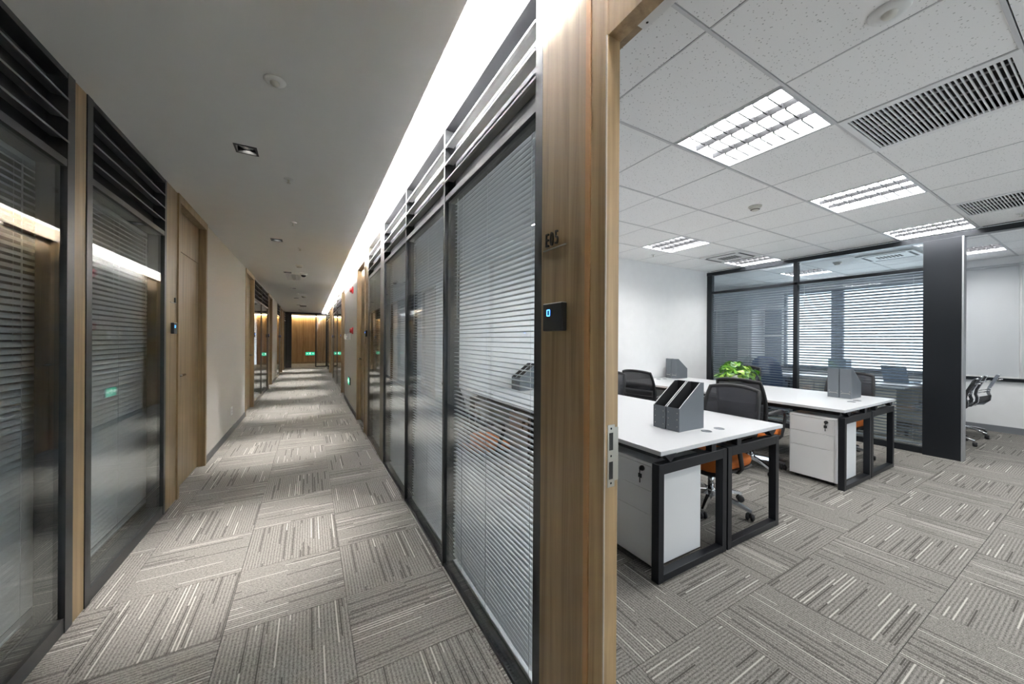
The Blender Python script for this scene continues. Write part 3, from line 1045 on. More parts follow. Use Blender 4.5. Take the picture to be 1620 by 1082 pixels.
def smoke(x, y, z, label, m=CREAM_PLASTIC, k=1.0):
    t = thing('smoke_detector', label, 'smoke detector', (x, y, z), 0, 'smoke detectors')
    obj('mounting_base', lathe(bmesh.new(), [(0.0, -0.012 * k), (0.056 * k, -0.012 * k), (0.058 * k, 0.0), (0.0, 0.0)], 28), m, t)
    obj('head', lathe(bmesh.new(), [(0.0, -0.046 * k), (0.026 * k, -0.045 * k), (0.030 * k, -0.040 * k), (0.040 * k, -0.032 * k), (0.046 * k, -0.013 * k), (0.0, -0.012 * k)], 28), m, t)
    obj('sensor_slot', lathe(bmesh.new(), [(0.0335 * k, -0.0385 * k), (0.0405 * k, -0.0335 * k), (0.039 * k, -0.031 * k), (0.032 * k, -0.036 * k)], 28), FRAME_BRONZE, t)
    return t


smoke(3.812, 1.873, ZO, 'round cream smoke detector on the office tile ceiling')
smoke(7.68, 2.50, ZO, 'round cream smoke detector beyond the partition transom')
smoke(-0.165, 7.10, ZC, 'cream smoke detector on the corridor ceiling')
smoke(-0.16, 12.2, ZC, 'cream smoke detector far along the corridor ceiling', k=1.2)


def sprinkler(x, y, z, label, k=1.0):
    t = thing('sprinkler', label, 'sprinkler', (x, y, z), 0, 'ceiling sprinklers')
    obj('escutcheon', lathe(bmesh.new(), [(0.012 * k, -0.008), (0.030 * k, -0.006), (0.036 * k, -0.001), (0.036 * k, 0.0), (0.0, 0.0)], 24), WHITE_PLASTIC, t)
    bm = lathe(bmesh.new(), [(0.0, -0.030), (0.006, -0.029), (0.008, -0.012), (0.012 * k, -0.006), (0.0, -0.006)], 14)
    obj('nozzle', bm, STEEL, t)
    obj('deflector', lathe(bmesh.new(), [(0.0, -0.033), (0.015 * k, -0.033), (0.015 * k, -0.031), (0.0, -0.030)], 16), STEEL, t)
    return t


sprinkler(-0.150, 3.30, ZC, 'white sprinkler on the corridor ceiling between first and second downlight')
sprinkler(-0.162, 4.51, ZC, 'white sprinkler on the corridor ceiling just before the second downlight', 0.9)
sprinkler(-0.125, 5.76, ZC, 'white sprinkler on the corridor ceiling just past the second downlight', 0.9)
sprinkler(-0.29, 8.75, ZC, 'sprinkler past the dome camera on the corridor ceiling', 1.0)
sprinkler(-0.30, 11.6, ZC, 'small sprinkler far along the corridor ceiling', 1.0)
sprinkler(6.35, 0.60, ZO, 'sprinkler in the office tile ceiling beside the far air grille', 1.0)
sprinkler(4.62, 3.72, ZO, 'small sprinkler in the tile ceiling near the white end wall', 0.9)
t = thing('occupancy_sensor', 'round white ceiling sensor with raised eye, in the corridor before the first downlight', 'sensor', (-0.154, 2.076, ZC))
obj('ring', lathe(bmesh.new(), [(0.026, -0.010), (0.040, -0.008), (0.047, -0.002), (0.047, 0.0), (0.0, 0.0), (0.0, -0.004), (0.026, -0.004)], 32), WHITE_PLASTIC, t)
obj('eye', lathe(bmesh.new(), [(0.0, -0.026), (0.012, -0.024), (0.020, -0.016), (0.021, -0.004), (0.0, -0.004)], 24), CREAM_PLASTIC, t)
t = thing('ceiling_speaker', 'round white ceiling speaker at the top edge of the office ceiling', 'speaker', (2.02, 0.50, ZO))
obj('ring', lathe(bmesh.new(), [(0.040, -0.012), (0.058, -0.010), (0.064, -0.002), (0.064, 0.0), (0.0, 0.0), (0.0, -0.006), (0.040, -0.006)], 32), WHITE_PLASTIC, t)
obj('eye', lathe(bmesh.new(), [(0.0, -0.028), (0.018, -0.024), (0.026, -0.012), (0.026, -0.006), (0.0, -0.006)], 24), CREAM_PLASTIC, t)

# corridor air diffuser and dome camera
t = thing('air_diffuser', 'grey slatted air diffuser in the corridor ceiling beside the dome camera', 'air diffuser', (-0.29, 8.52, ZC))
bm = bmesh.new()
for s in (-1, 1):
    bx(bm, s * 0.125, s * 0.105, -0.38, 0.38, -0.010, 0.0)
    bx(bm, -0.105, 0.105, s * 0.38, s * 0.36, -0.010, 0.0)
obj('frame', bm, LOUVRE, t)
obj('backing', B(-0.105, 0.105, -0.36, 0.36, -0.003, 0.0), GAP, t)
me = mesh_of('fin', B(-0.105, 0.105, -0.006, 0.006, -0.010, -0.004), LOUVRE)
for k in range(16):
    put('fin', me, t, (0, -0.34 + k * 0.0453, 0))
for x in (-0.035, 0.035):
    obj('cross_bar', B(x - 0.004, x + 0.004, -0.36, 0.36, -0.009, -0.004), LOUVRE, t)
t = thing('dome_camera', 'white dome security camera with dark bubble on the corridor ceiling', 'camera', (-0.112, 7.89, ZC))
obj('housing', lathe(bmesh.new(), [(0.045, -0.045), (0.060, -0.040), (0.065, 0.0), (0.0, 0.0), (0.0, -0.03), (0.045, -0.03)], 28), WHITE_PLASTIC, t)
obj('bubble', lathe(bmesh.new(), [(0.0, -0.082), (0.022, -0.077), (0.038, -0.062), (0.044, -0.045), (0.044, -0.03), (0.0, -0.03)], 24), mat('smoked_dome', (0.03, 0.03, 0.035), 0.08), t)
t = thing('air_diffuser', 'small dark air diffuser far along the corridor ceiling', 'air diffuser', (-0.231, 15.9, ZC))
obj('frame', B(-0.11, 0.11, -0.25, 0.25, -0.010, 0.0, 0.002), LOUVRE_D, t)
for k in range(5):
    obj('slot', B(-0.09, 0.09, -0.20 + k * 0.09, -0.16 + k * 0.09, -0.0115, -0.0095), GAP, t)

# ------------------------------------------------------------ wall devices
def reader(side, y, z, label, w=0.086, h=0.092):
    xf = XL if side < 0 else XR
    s = side
    t = thing('card_reader', label, 'card reader', (xf, y, z), 0, 'black card readers')
    obj('body', B(-s * 0.022, 0, -w / 2, w / 2, -h / 2, h / 2, 0.004), BLACK_PLASTIC, t)
    y0 = w * 0.18 if side > 0 else -w * 0.18
    z0 = h * 0.16
    a = 0.0075
    bm = bmesh.new()
    for q in (-1, 1):
        bx(bm, -s * 0.0215, -s * 0.0227, y0 + q * a - 0.0012, y0 + q * a + 0.0012, z0 - a * 1.3, z0 + a * 1.3)
        bx(bm, -s * 0.0215, -s * 0.0227, y0 - a, y0 + a, z0 + q * a * 1.3 - 0.0012, z0 + q * a * 1.3 + 0.0012)
    obj('status_light', bm, BLUE_LED, t, label='blue square status light')
    obj('top_edge', B(-s * 0.021, -0.001 * s, -w / 2 + 0.004, w / 2 - 0.004, h / 2 - 0.001, h / 2 + 0.001), WHITE_STEEL, t)
    return t


reader(1, 0.963, 1.476, 'black card reader with blue square light, under the E05 sign', 0.108, 0.092)
reader(-1, 3.99, 1.478, 'black card reader with blue light on the wood panel by the first wooden door')
reader(-1, 8.98, 1.47, 'black card reader between second wooden door and far glass')
reader(-1, 11.83, 1.47, 'black card reader on the far end of the two-pane glass bay', 0.06)
reader(-1, 16.30, 1.47, 'far black card reader beside the single glass bay', 0.06)
reader(1, 5.55, 1.478, 'black card reader on the narrow wood strip beside the alarm-side door')
reader(1, 10.32, 1.47, 'far black card reader past the alarm wall', 0.07)
reader(1, 14.15, 1.47, 'far black card reader beside the far pair of doors', 0.07)

font_mat = mat('sign_black', (0.012, 0.012, 0.012), 0.3)


def text_obj(name, body, size, m, parent, loc, side, ext=0.001, sx=1.0, align='CENTER'):
    cu = bpy.data.curves.new(name, 'FONT')
    cu.body = body
    cu.size = size
    cu.extrude = ext
    cu.align_x = align
    cu.align_y = 'CENTER'
    cu.materials.append(m)
    o = bpy.data.objects.new(name, cu)
    C.objects.link(o)
    o.parent = parent
    if side > 0:
        R = Matrix(((0, 0, -1), (-1, 0, 0), (0, 1, 0)))
    elif side < 0:
        R = Matrix(((0, 0, 1), (1, 0, 0), (0, 1, 0)))
    else:
        R = Matrix(((1, 0, 0), (0, 0, -1), (0, 1, 0)))
    bpy.context.view_layer.update()
    me = bpy.data.meshes.new_from_object(o.evaluated_get(bpy.context.evaluated_depsgraph_get()))
    bpy.data.objects.remove(o)
    o = put(name, me, parent)
    o.matrix_local = Matrix.Translation(loc) @ R.to_4x4() @ Matrix.Diagonal((sx, 1, 1, 1))
    return o


t = thing('room_number_sign', 'raised black room number E05 over a thin bar on the wood post', 'sign', (XR, 0.990, 1.742))
for k, ch in enumerate('E05'):
    text_obj('letter', ch, 0.066, font_mat, t, (-0.004, 0.027 - k * 0.027, 0.0), 1, 0.003, 0.62)
obj('underline', B(-0.006, 0.0, -0.075, 0.048, -0.0325, -0.0295), STEEL, t, label='thin pale bar under the number')

t = thing('room_number_sign', 'small steel sign bar above the card reader by the first wooden door', 'sign', (XL, 3.99, 1.695))
obj('bar', B(0.0, 0.010, -0.065, 0.065, -0.004, 0.0, 0.001), STEEL, t)
obj('upright', B(0.0, 0.008, 0.040, 0.060, 0.0, 0.042, 0.001), BLACK_METAL, t)

t = thing('wall_socket', 'white wall socket low on the greige wall', 'socket', (XL, 6.58, 0.325))
obj('plate', B(0, 0.010, -0.062, 0.062, -0.06, 0.06, 0.003), WHITE_PLASTIC, t)
for dz in (-0.02, 0.02):
    obj('slot', B(0.0095, 0.0108, -0.012, -0.006, dz - 0.01, dz + 0.01), GAP, t)
    obj('slot', B(0.0095, 0.0108, 0.006, 0.012, dz - 0.01, dz + 0.01), GAP, t)
t = thing('wall_socket', 'small white socket on the short far greige wall', 'socket', (XL, 14.2, 0.33))
obj('plate', B(0, 0.010, -0.05, 0.05, -0.06, 0.06, 0.003), WHITE_PLASTIC, t)
obj('slot', B(0.0095, 0.0108, -0.012, 0.012, -0.01, 0.01), GAP, t)


def alarm(y, z, label, h=0.13, w=0.13):
    t = thing('fire_alarm', label, 'fire alarm', (XR, y, z), 0, 'red fire alarms')
    obj('back_box', B(-0.022, 0, -w / 2, w / 2, -h / 2, h / 2, 0.006), RED, t)
    obj('sounder', lathe(bmesh.new(), [(0.0, -0.062), (w * 0.22, -0.060), (w * 0.34, -0.048), (w * 0.40, -0.022), (0.0, -0.022)], 24, (0, 0, 0), 'X'), RED, t)
    obj('lens', B(-0.066, -0.055, -0.022, 0.022, -0.014, 0.014, 0.003), CREAM_PLASTIC, t)
    return t


alarm(7.46, 2.33, 'red fire alarm sounder high on the greige wall under the cove')
alarm(7.46, 1.555, 'red fire alarm call point at eye height, above the white box')
t = thing('phone_box', 'white emergency phone box on the greige wall beside the red call point', 'phone', (XR, 8.02, 1.437))
obj('case', B(-0.055, 0, -0.085, 0.085, -0.065, 0.065, 0.012), WHITE_PLASTIC, t)
obj('handset', sweep(bmesh.new(), [(-0.075, 0.11, 0.055), (-0.088, 0.11, 0.02), (-0.088, 0.11, -0.02), (-0.075, 0.11, -0.055)], 0.02, 8), CREAM_PLASTIC, t)
obj('hook', B(-0.075, -0.01, 0.085, 0.12, -0.012, 0.012), WHITE_PLASTIC, t)


def running_man(bm, f, k):
    """pictogram in (u, v) mapped by f to 3-D boxes: head, body, arms, legs"""
    def bar(u0, v0, u1, v1, w):
        d = Vector((u1 - u0, v1 - v0)).normalized() * (w / 2)
        n = Vector((-d.y, d.x))
        q = [(u0 - n.x, v0 - n.y), (u1 - n.x, v1 - n.y), (u1 + n.x, v1 + n.y), (u0 + n.x, v0 + n.y)]
        lo = [bm.verts.new(f(a * k, b * k, 0)) for a, b in q]
        hi = [bm.verts.new(f(a * k, b * k, 1)) for a, b in q]
        bm.faces.new(lo)
        bm.faces.new(hi[::-1])
        for i in range(4):
            bm.faces.new((lo[i], hi[i], hi[(i + 1) % 4], lo[(i + 1) % 4]))
    bar(-0.02, 0.36, 0.10, 0.36, 0.12)
    bar(0.0, 0.28, -0.06, 0.0, 0.14)
    bar(0.0, 0.24, 0.20, 0.12, 0.06)
    bar(-0.02, 0.24, -0.22, 0.14, 0.06)
    bar(-0.06, 0.0, 0.14, -0.12, 0.08)
    bar(0.14, -0.12, 0.10, -0.34, 0.07)
    bar(-0.06, 0.0, -0.14, -0.20, 0.08)
    bar(-0.14, -0.20, -0.32, -0.22, 0.07)


def exit_sign(loc, facing, label, w=0.30, h=0.13):
    t = thing('exit_sign', label, 'exit sign', loc, 0, 'green exit signs')
    if facing == '-X':
        def f(u, v, e): return (-0.0235 - 0.0012 * e, -u, v)
        bm = B(-0.022, 0, -w / 2, w / 2, -h / 2, h / 2, 0.003)
        p = B(-0.0235, -0.022, -w / 2 + 0.008, w / 2 - 0.008, -h / 2 + 0.008, h / 2 - 0.008)
    elif facing == '+X':
        def f(u, v, e): return (0.0235 + 0.0012 * e, u, v)
        bm = B(0, 0.022, -w / 2, w / 2, -h / 2, h / 2, 0.003)
        p = B(0.022, 0.0235, -w / 2 + 0.008, w / 2 - 0.008, -h / 2 + 0.008, h / 2 - 0.008)
    else:
        def f(u, v, e): return (u, -0.0235 - 0.0012 * e, v)
        bm = B(-w / 2, w / 2, -0.022, 0, -h / 2, h / 2, 0.003)
        p = B(-w / 2 + 0.008, w / 2 - 0.008, -0.0235, -0.022, -h / 2 + 0.008, h / 2 - 0.008)
    obj('case', bm, BLACK_METAL, t)
    obj('face', p, GREEN_LED, t)
    bm = bmesh.new()
    running_man(bm, f, h * 0.85)
    obj('running_figure', bm, EXIT_WHITE, t)
    for s in (-1, 1):
        bm = bmesh.new()
        u0 = s * w * 0.30
        q = [(u0 - s * 0.028, -0.010), (u0 + s * 0.010, -0.010), (u0 + s * 0.010, -0.026), (u0 + s * 0.040, 0.0), (u0 + s * 0.010, 0.026), (u0 + s * 0.010, 0.010), (u0 - s * 0.028, 0.010)]
        lo = [bm.verts.new(f(a, b, 0)) for a, b in q]
        hi = [bm.verts.new(f(a, b, 1)) for a, b in q]
        bm.faces.new(lo)
        bm.faces.new(hi[::-1])
        for i in range(7):
            bm.faces.new((lo[i], hi[i], hi[(i + 1) % 7], lo[(i + 1) % 7]))
        obj('arrow', bm, EXIT_WHITE, t)
    return t


exit_sign((XR, 8.02, 0.535), '-X', 'green running-man exit sign low on the greige alarm wall', 0.34, 0.15)
exit_sign((0.02, YEND - 0.026, 0.55), '-Y', 'green running-man exit sign low on the lobby wood wall', 0.46, 0.19)

# ------------------------------------------------------------ corridor end: glazed screen and wood lobby
bm = bmesh.new()
bx(bm, -1.0, -0.90, YE - 0.05, YE + 0.05, 0, ZC)
bx(bm, -0.90, -0.76, YE + 0.0, YE + 0.06, 0, ZC - 0.07)
bx(bm, -0.90, 0.72, YE - 0.04, YE + 0.04, ZC - 0.075, ZC)
bx(bm, 0.235, 0.285, YE - 0.03, YE + 0.03, 0, ZC - 0.07)
bx(bm, 0.69, 0.80, YE - 0.03, YE + 0.03, 0, ZC + 0.3)
bx(bm, 0.285, 0.69, YE - 0.03, YE + 0.03, 0, 0.05)
w = struct('window_14', bm, BLACK_METAL, 'black-framed glass screen closing the corridor end')
obj('glass_pane', B(0.285, 0.69, YE - 0.005, YE + 0.005, 0.05, ZC - 0.075), GLASS, w)
obj('door_leaf', B(-0.895, -0.885, YE + 0.06, YE + 0.95, 0.01, ZC - 0.08), GLASS, w, label='glass door leaf standing open')
obj('pull_handle', sweep(bmesh.new(), [(-0.86, YE + 0.80, 0.85), (-0.86, YE + 0.80, 1.45)], 0.014, 8), CHROME, w)
obj('lintel', B(0.50, XR + 0.1, YE - 0.02, YE + 0.02, ZC, 3.02), COVE_WHITE, w)
wl = struct('wall_end', B(-1.9, 1.9, YEND, YEND + 0.12, 0, 3.05), GAP, 'wood-panelled lobby wall at the corridor end')
x = -1.9
while x < 1.9:
    pw = random.choice((0.14, 0.18, 0.22))
    x1 = min(x + pw, 1.9)
    obj('panel', B(x + 0.002, x1 - 0.002, YEND - 0.022 - random.uniform(0, 0.002), YEND, 0.10, ZC + 0.06, 0.0012), WOOD_END, wl)
    x = x1
struct('baseboard_end', B(-1.9, 1.9, YEND - 0.03, YEND, 0, 0.10), WOOD, 'wood skirting under the lobby wall')
struct('wall_lobby', B(-2.0, -1.9, YE, YEND, 0, 3.05), PLASTER_GREY, 'side wall of the lobby beyond the corridor screen')
struct('wall_lobby', B(1.9, 2.0, YE, YEND, 0, 3.05), PLASTER_GREY, 'other side wall of the lobby beyond the corridor screen')
struct('ceiling', B(0.50, 1.9, YE + 0.02, YEND - 0.28, ZC, ZT), CEIL_WHITE, 'lobby ceiling')
tl = thing('led_strip', 'warm light strip washing the lobby wood wall from above', 'light strip', (0, YEND - 0.10, ZC + 0.02))
obj('diffuser', B(-1.85, 1.85, YEND - 0.12, YEND - 0.08, ZC - 0.012, ZC - 0.002), LED_WARM, tl, True)
obj('channel', B(-1.88, 1.88, YEND - 0.125, YEND - 0.075, ZC - 0.002, ZC + 0.02), WHITE_PLASTIC, tl, True)

# ------------------------------------------------------------ bench desks
def desk(x0, x1, label):
    """two facing workplaces wide, two long; legs are closed steel loops"""
    y0, y1, zt = 1.365, 4.12, 0.755
    t = thing('bench_desk', label, 'desk', ((x0 + x1) / 2, (y0 + y1) / 2, 0), 0, 'white bench desks')
    top = obj('tabletop', B(x0 + 0.03, x1 + 0.08, y0, y1, zt - 0.026, zt, 0.0015), WHITE_LAM, t, True)
    obj('edge_band', B(x0 + 0.029, x1 + 0.081, y0 - 0.001, y0 + 0.001, zt - 0.0255, zt - 0.002), WHITE_EDGE, top, True)
    obj('edge_band', B(x0 + 0.029, x0 + 0.031, y0, y1, zt - 0.0255, zt - 0.002), WHITE_EDGE, top, True)
    xm = (x0 + x1) / 2
    for gx in (xm + 0.04, xm + 0.195):
        for gy in (1.525, 3.96):
            g = obj('grommet', lathe(bmesh.new(), [(0.0, zt + 0.0012), (0.026, zt + 0.0012), (0.027, zt + 0.003), (0.035, zt + 0.0025), (0.036, zt - 0.001), (0.0, zt - 0.001)], 24, (gx, gy, 0)), FILE_GREY, t, True)
    b = 0.046
    for ye in (y0 - 0.012, (y0 + y1) / 2 - 0.025, y1 - 0.045):
        for a, c in ((x0, xm - 0.008), (xm + 0.008, x1)):
            bm = bmesh.new()
            bx(bm, a, a + b, ye, ye + 0.05, 0.0, 0.685, 0.002)
            bx(bm, c - b, c, ye, ye + 0.05, 0.0, 0.685, 0.002)
            bx(bm, a + b - 0.001, c - b + 0.001, ye, ye + 0.05, 0.004, 0.044, 0.002)
            bx(bm, a + b - 0.001, c - b + 0.001, ye, ye + 0.05, 0.625, 0.685, 0.002)
            obj('leg_frame', bm, DESK_METAL, t, True)
            mx = c - 0.14 if c < xm else a + 0.14
            bm = bmesh.new()
            bx(bm, mx - 0.024, mx + 0.024, ye + 0.005, ye + 0.045, 0.684, 0.730)
            obj('spacer_post', bm, DESK_METAL, t, True)
            bm = bmesh.new()
            ex = a + 0.11 if c < xm else c - 0.09
            q = 1 if c < xm else -1
            prism(bm, [(ex - q * 0.055, 0.731), (ex + q * 0.055, 0.731), (ex + q * 0.045, 0.722), (ex + q * 0.004, 0.690), (ex - q * 0.004, 0.690), (ex - q * 0.045, 0.722)], 'Y', ye + 0.004, ye + 0.05)
            obj('bracket', bm, DESK_METAL, t, True)
    for bxx in (x0 + 0.10, x1 - 0.05, xm - 0.09, xm + 0.09):
        obj('beam', B(bxx - 0.02, bxx + 0.02, y0 + 0.06, y1 - 0.06, 0.690, 0.728), BLACK_METAL, t, True)
    obj('cable_tray', B(xm - 0.065, xm + 0.065, y0 + 0.12, y1 - 0.12, 0.60, 0.606), BLACK_METAL, t, True)
    return t


desk(1.742, 3.118, 'white bench desk on black loop legs nearer the doorway')
desk(4.350, 5.710, 'white bench desk on black loop legs nearer the glass partition')


# ------------------------------------------------------------ pedestals
def pedestal():
    """front faces -X, origin at the middle of the front bottom edge"""
    t = thing('drawer_pedestal', 'x', 'pedestal', (0, 0, 0), 0, 'white drawer pedestals under the desks')
    dx, hw, z0, z1 = 0.46, 0.195, 0.035, 0.655
    bm = bmesh.new()
    bx(bm, 0.018, dx, -hw, hw, z0, z1, 0.002)
    obj('cabinet', bm, WHITE_STEEL, t)
    obj('side_edge', B(0.0, 0.018, -hw, -hw + 0.020, z0, z1), WHITE_STEEL, t)
    obj('side_edge', B(0.0, 0.018, hw - 0.006, hw, z0, z1), WHITE_STEEL, t)
    obj('top_edge', B(0.0, 0.018, -hw + 0.02, hw - 0.006, z1 - 0.018, z1), WHITE_STEEL, t)
    obj('gap', B(0.012, 0.018, -hw + 0.02, hw - 0.006, z0, z1 - 0.018), GAP, t)
    zs = [(0.487, 0.633), (0.341, 0.484), (z0 + 0.002, 0.338)]
    for k, (a, b) in enumerate(zs):
        d = obj('drawer', B(0.0, 0.014, -hw + 0.022, hw - 0.008, a, b, 0.001), WHITE_STEEL, t)
        if k == 0:
            bm = lathe(bmesh.new(), [(0.0, -0.020), (0.013, -0.018), (0.016, -0.010), (0.016, 0.0), (0.0, 0.0)], 18, (0, -hw + 0.085, 0.610), 'X')
            obj('lock', bm, BLACK_PLASTIC, d)
            bm = bmesh.new()
            bx(bm, -0.030, -0.012, -hw + 0.083, -hw + 0.087, 0.606, 0.616)
            bx(bm, -0.028, -0.022, -hw + 0.071, -hw + 0.097, 0.555, 0.582, 0.003)
            bx(bm, -0.027, -0.024, -hw + 0.082, -hw + 0.088, 0.525, 0.556)
            bx(bm, -0.0275, -0.0255, -hw + 0.082, -hw + 0.088, 0.58, 0.608)
            obj('key', bm, BLACK_METAL, d)
    for x in (0.05, dx - 0.05):
        for y in (-hw + 0.05, hw - 0.05):
            obj('caster', lathe(bmesh.new(), [(0.0, -0.014), (0.017, -0.014), (0.0175, 0.014), (0.0, 0.014)], 14, (x, y, 0.0175), 'Y'), BLACK_PLASTIC, t)
            obj('caster_fork', B(x - 0.006, x + 0.006, y - 0.019, y + 0.019, 0.016, 0.036), BLACK_METAL, t)
    return t


ped = pedestal()
ped.location = (1.800, 1.628, 0)
ped['label'] = 'white drawer pedestal with hanging key beside the doorway, under the first desk end'
dup(ped, (1.800, 3.02, 0), 0, 'white drawer pedestal under the middle of the first desk, seen through the blind')
dup(ped, (4.405, 1.620, 0), 0, 'white drawer pedestal with hanging key under the end of the second desk')
dup(ped, (4.405, 3.00, 0), 0, 'white drawer pedestal under the middle of the second desk, behind the chair arm')


# ------------------------------------------------------------ magazine files
def magazine_file():
    """low open end at local -X (x=0), tall back at +X; width along y"""
    t = thing('magazine_file', 'x', 'magazine file', (0, 0, 0), 0, 'slate magazine files on the desks')
    L, w, h, hl, th = 0.285, 0.103, 0.335, 0.165, 0.0045
    prof = [(0, 0), (L, 0), (L, h), (L - 0.045, h), (0, hl)]
    for s in (-1, 1):
        y0 = s * w / 2
        sd = obj('side', prism(bmesh.new(), prof, 'Y', y0, y0 - s * th), FILE_GREY, t)
        bm = bmesh.new()
        prism(bm, [(0.0, hl - 0.0012), (L - 0.045, h - 0.0012), (L - 0.045, h + 0.0010), (0.0, hl + 0.0010)], 'Y', y0 + s * 0.0003, y0 - s * (th + 0.0003))
        obj('cut_edge', bm, FILE_EDGE, sd)
        obj('lining', prism(bmesh.new(), [(th, th), (L - th, th), (L - th, h - 0.002), (L - 0.045, h - 0.002), (th, hl - 0.002)], 'Y', y0 - s * th, y0 - s * (th + 0.0008)), FILE_IN, sd)
    fr = obj('front', B(0, th, -w / 2 + th, w / 2 - th, 0, hl), FILE_GREY, t)
    bk = obj('back', B(L - th, L, -w / 2 + th, w / 2 - th, 0, h), FILE_GREY, t)
    obj('lining', B(L - th - 0.001, L - th, -w / 2 + th, w / 2 - th, th, h - 0.003), FILE_IN, bk)
    obj('bottom', B(th, L - th, -w / 2 + th, w / 2 - th, 0, th), FILE_IN, t)
    bm = lathe(bmesh.new(), [(0.0, -0.0022), (0.0026, -0.0016), (0.0034, 0.0), (0.0, 0.0)], 10, (0, 0, 0), 'X')
    me = mesh_of('rivet', bm, STEEL)
    for z in (0.035, 0.085, 0.130):
        for y in (-0.034, 0.036):
            put('rivet', me, fr, (0, y, z))
    for z in (0.052, 0.078):
        for y in (-0.036, 0.036):
            put('rivet', me, bk, (L, y, z), (0, 0, PI))
    obj('label_holder', B(L, L + 0.002, -0.034, 0.034, 0.055, 0.060), STEEL, bk)
    return t


mf = magazine_file()
mf.location = (2.258, 1.756, 0.755)
mf['label'] = 'slate magazine file at the end of the first desk, left of its pair'
dup(mf, (2.262, 1.646, 0.755), 0, 'slate magazine file at the end of the first desk, beside the cable holes')
dup(mf, (2.30, 4.00, 0.755), 0, 'slate magazine file at the wall end of the first desk, touching the wall side')
dup(mf, (2.30, 3.89, 0.755), 0, 'slate magazine file at the wall end of the first desk, seen through the blind')
dup(mf, (5.585, 1.756, 0.755), PI, 'slate magazine file at the end of the second desk, left of its pair')
dup(mf, (5.585, 1.646, 0.755), PI, 'slate magazine file at the end of the second desk, beside the cable holes')
dup(mf, (5.70, 4.03, 0.755), PI, 'slate magazine file at the wall end of the second desk, nearer the white wall')
dup(mf, (5.70, 3.92, 0.755), PI, 'slate magazine file at the wall end of the second desk, nearer the plant')


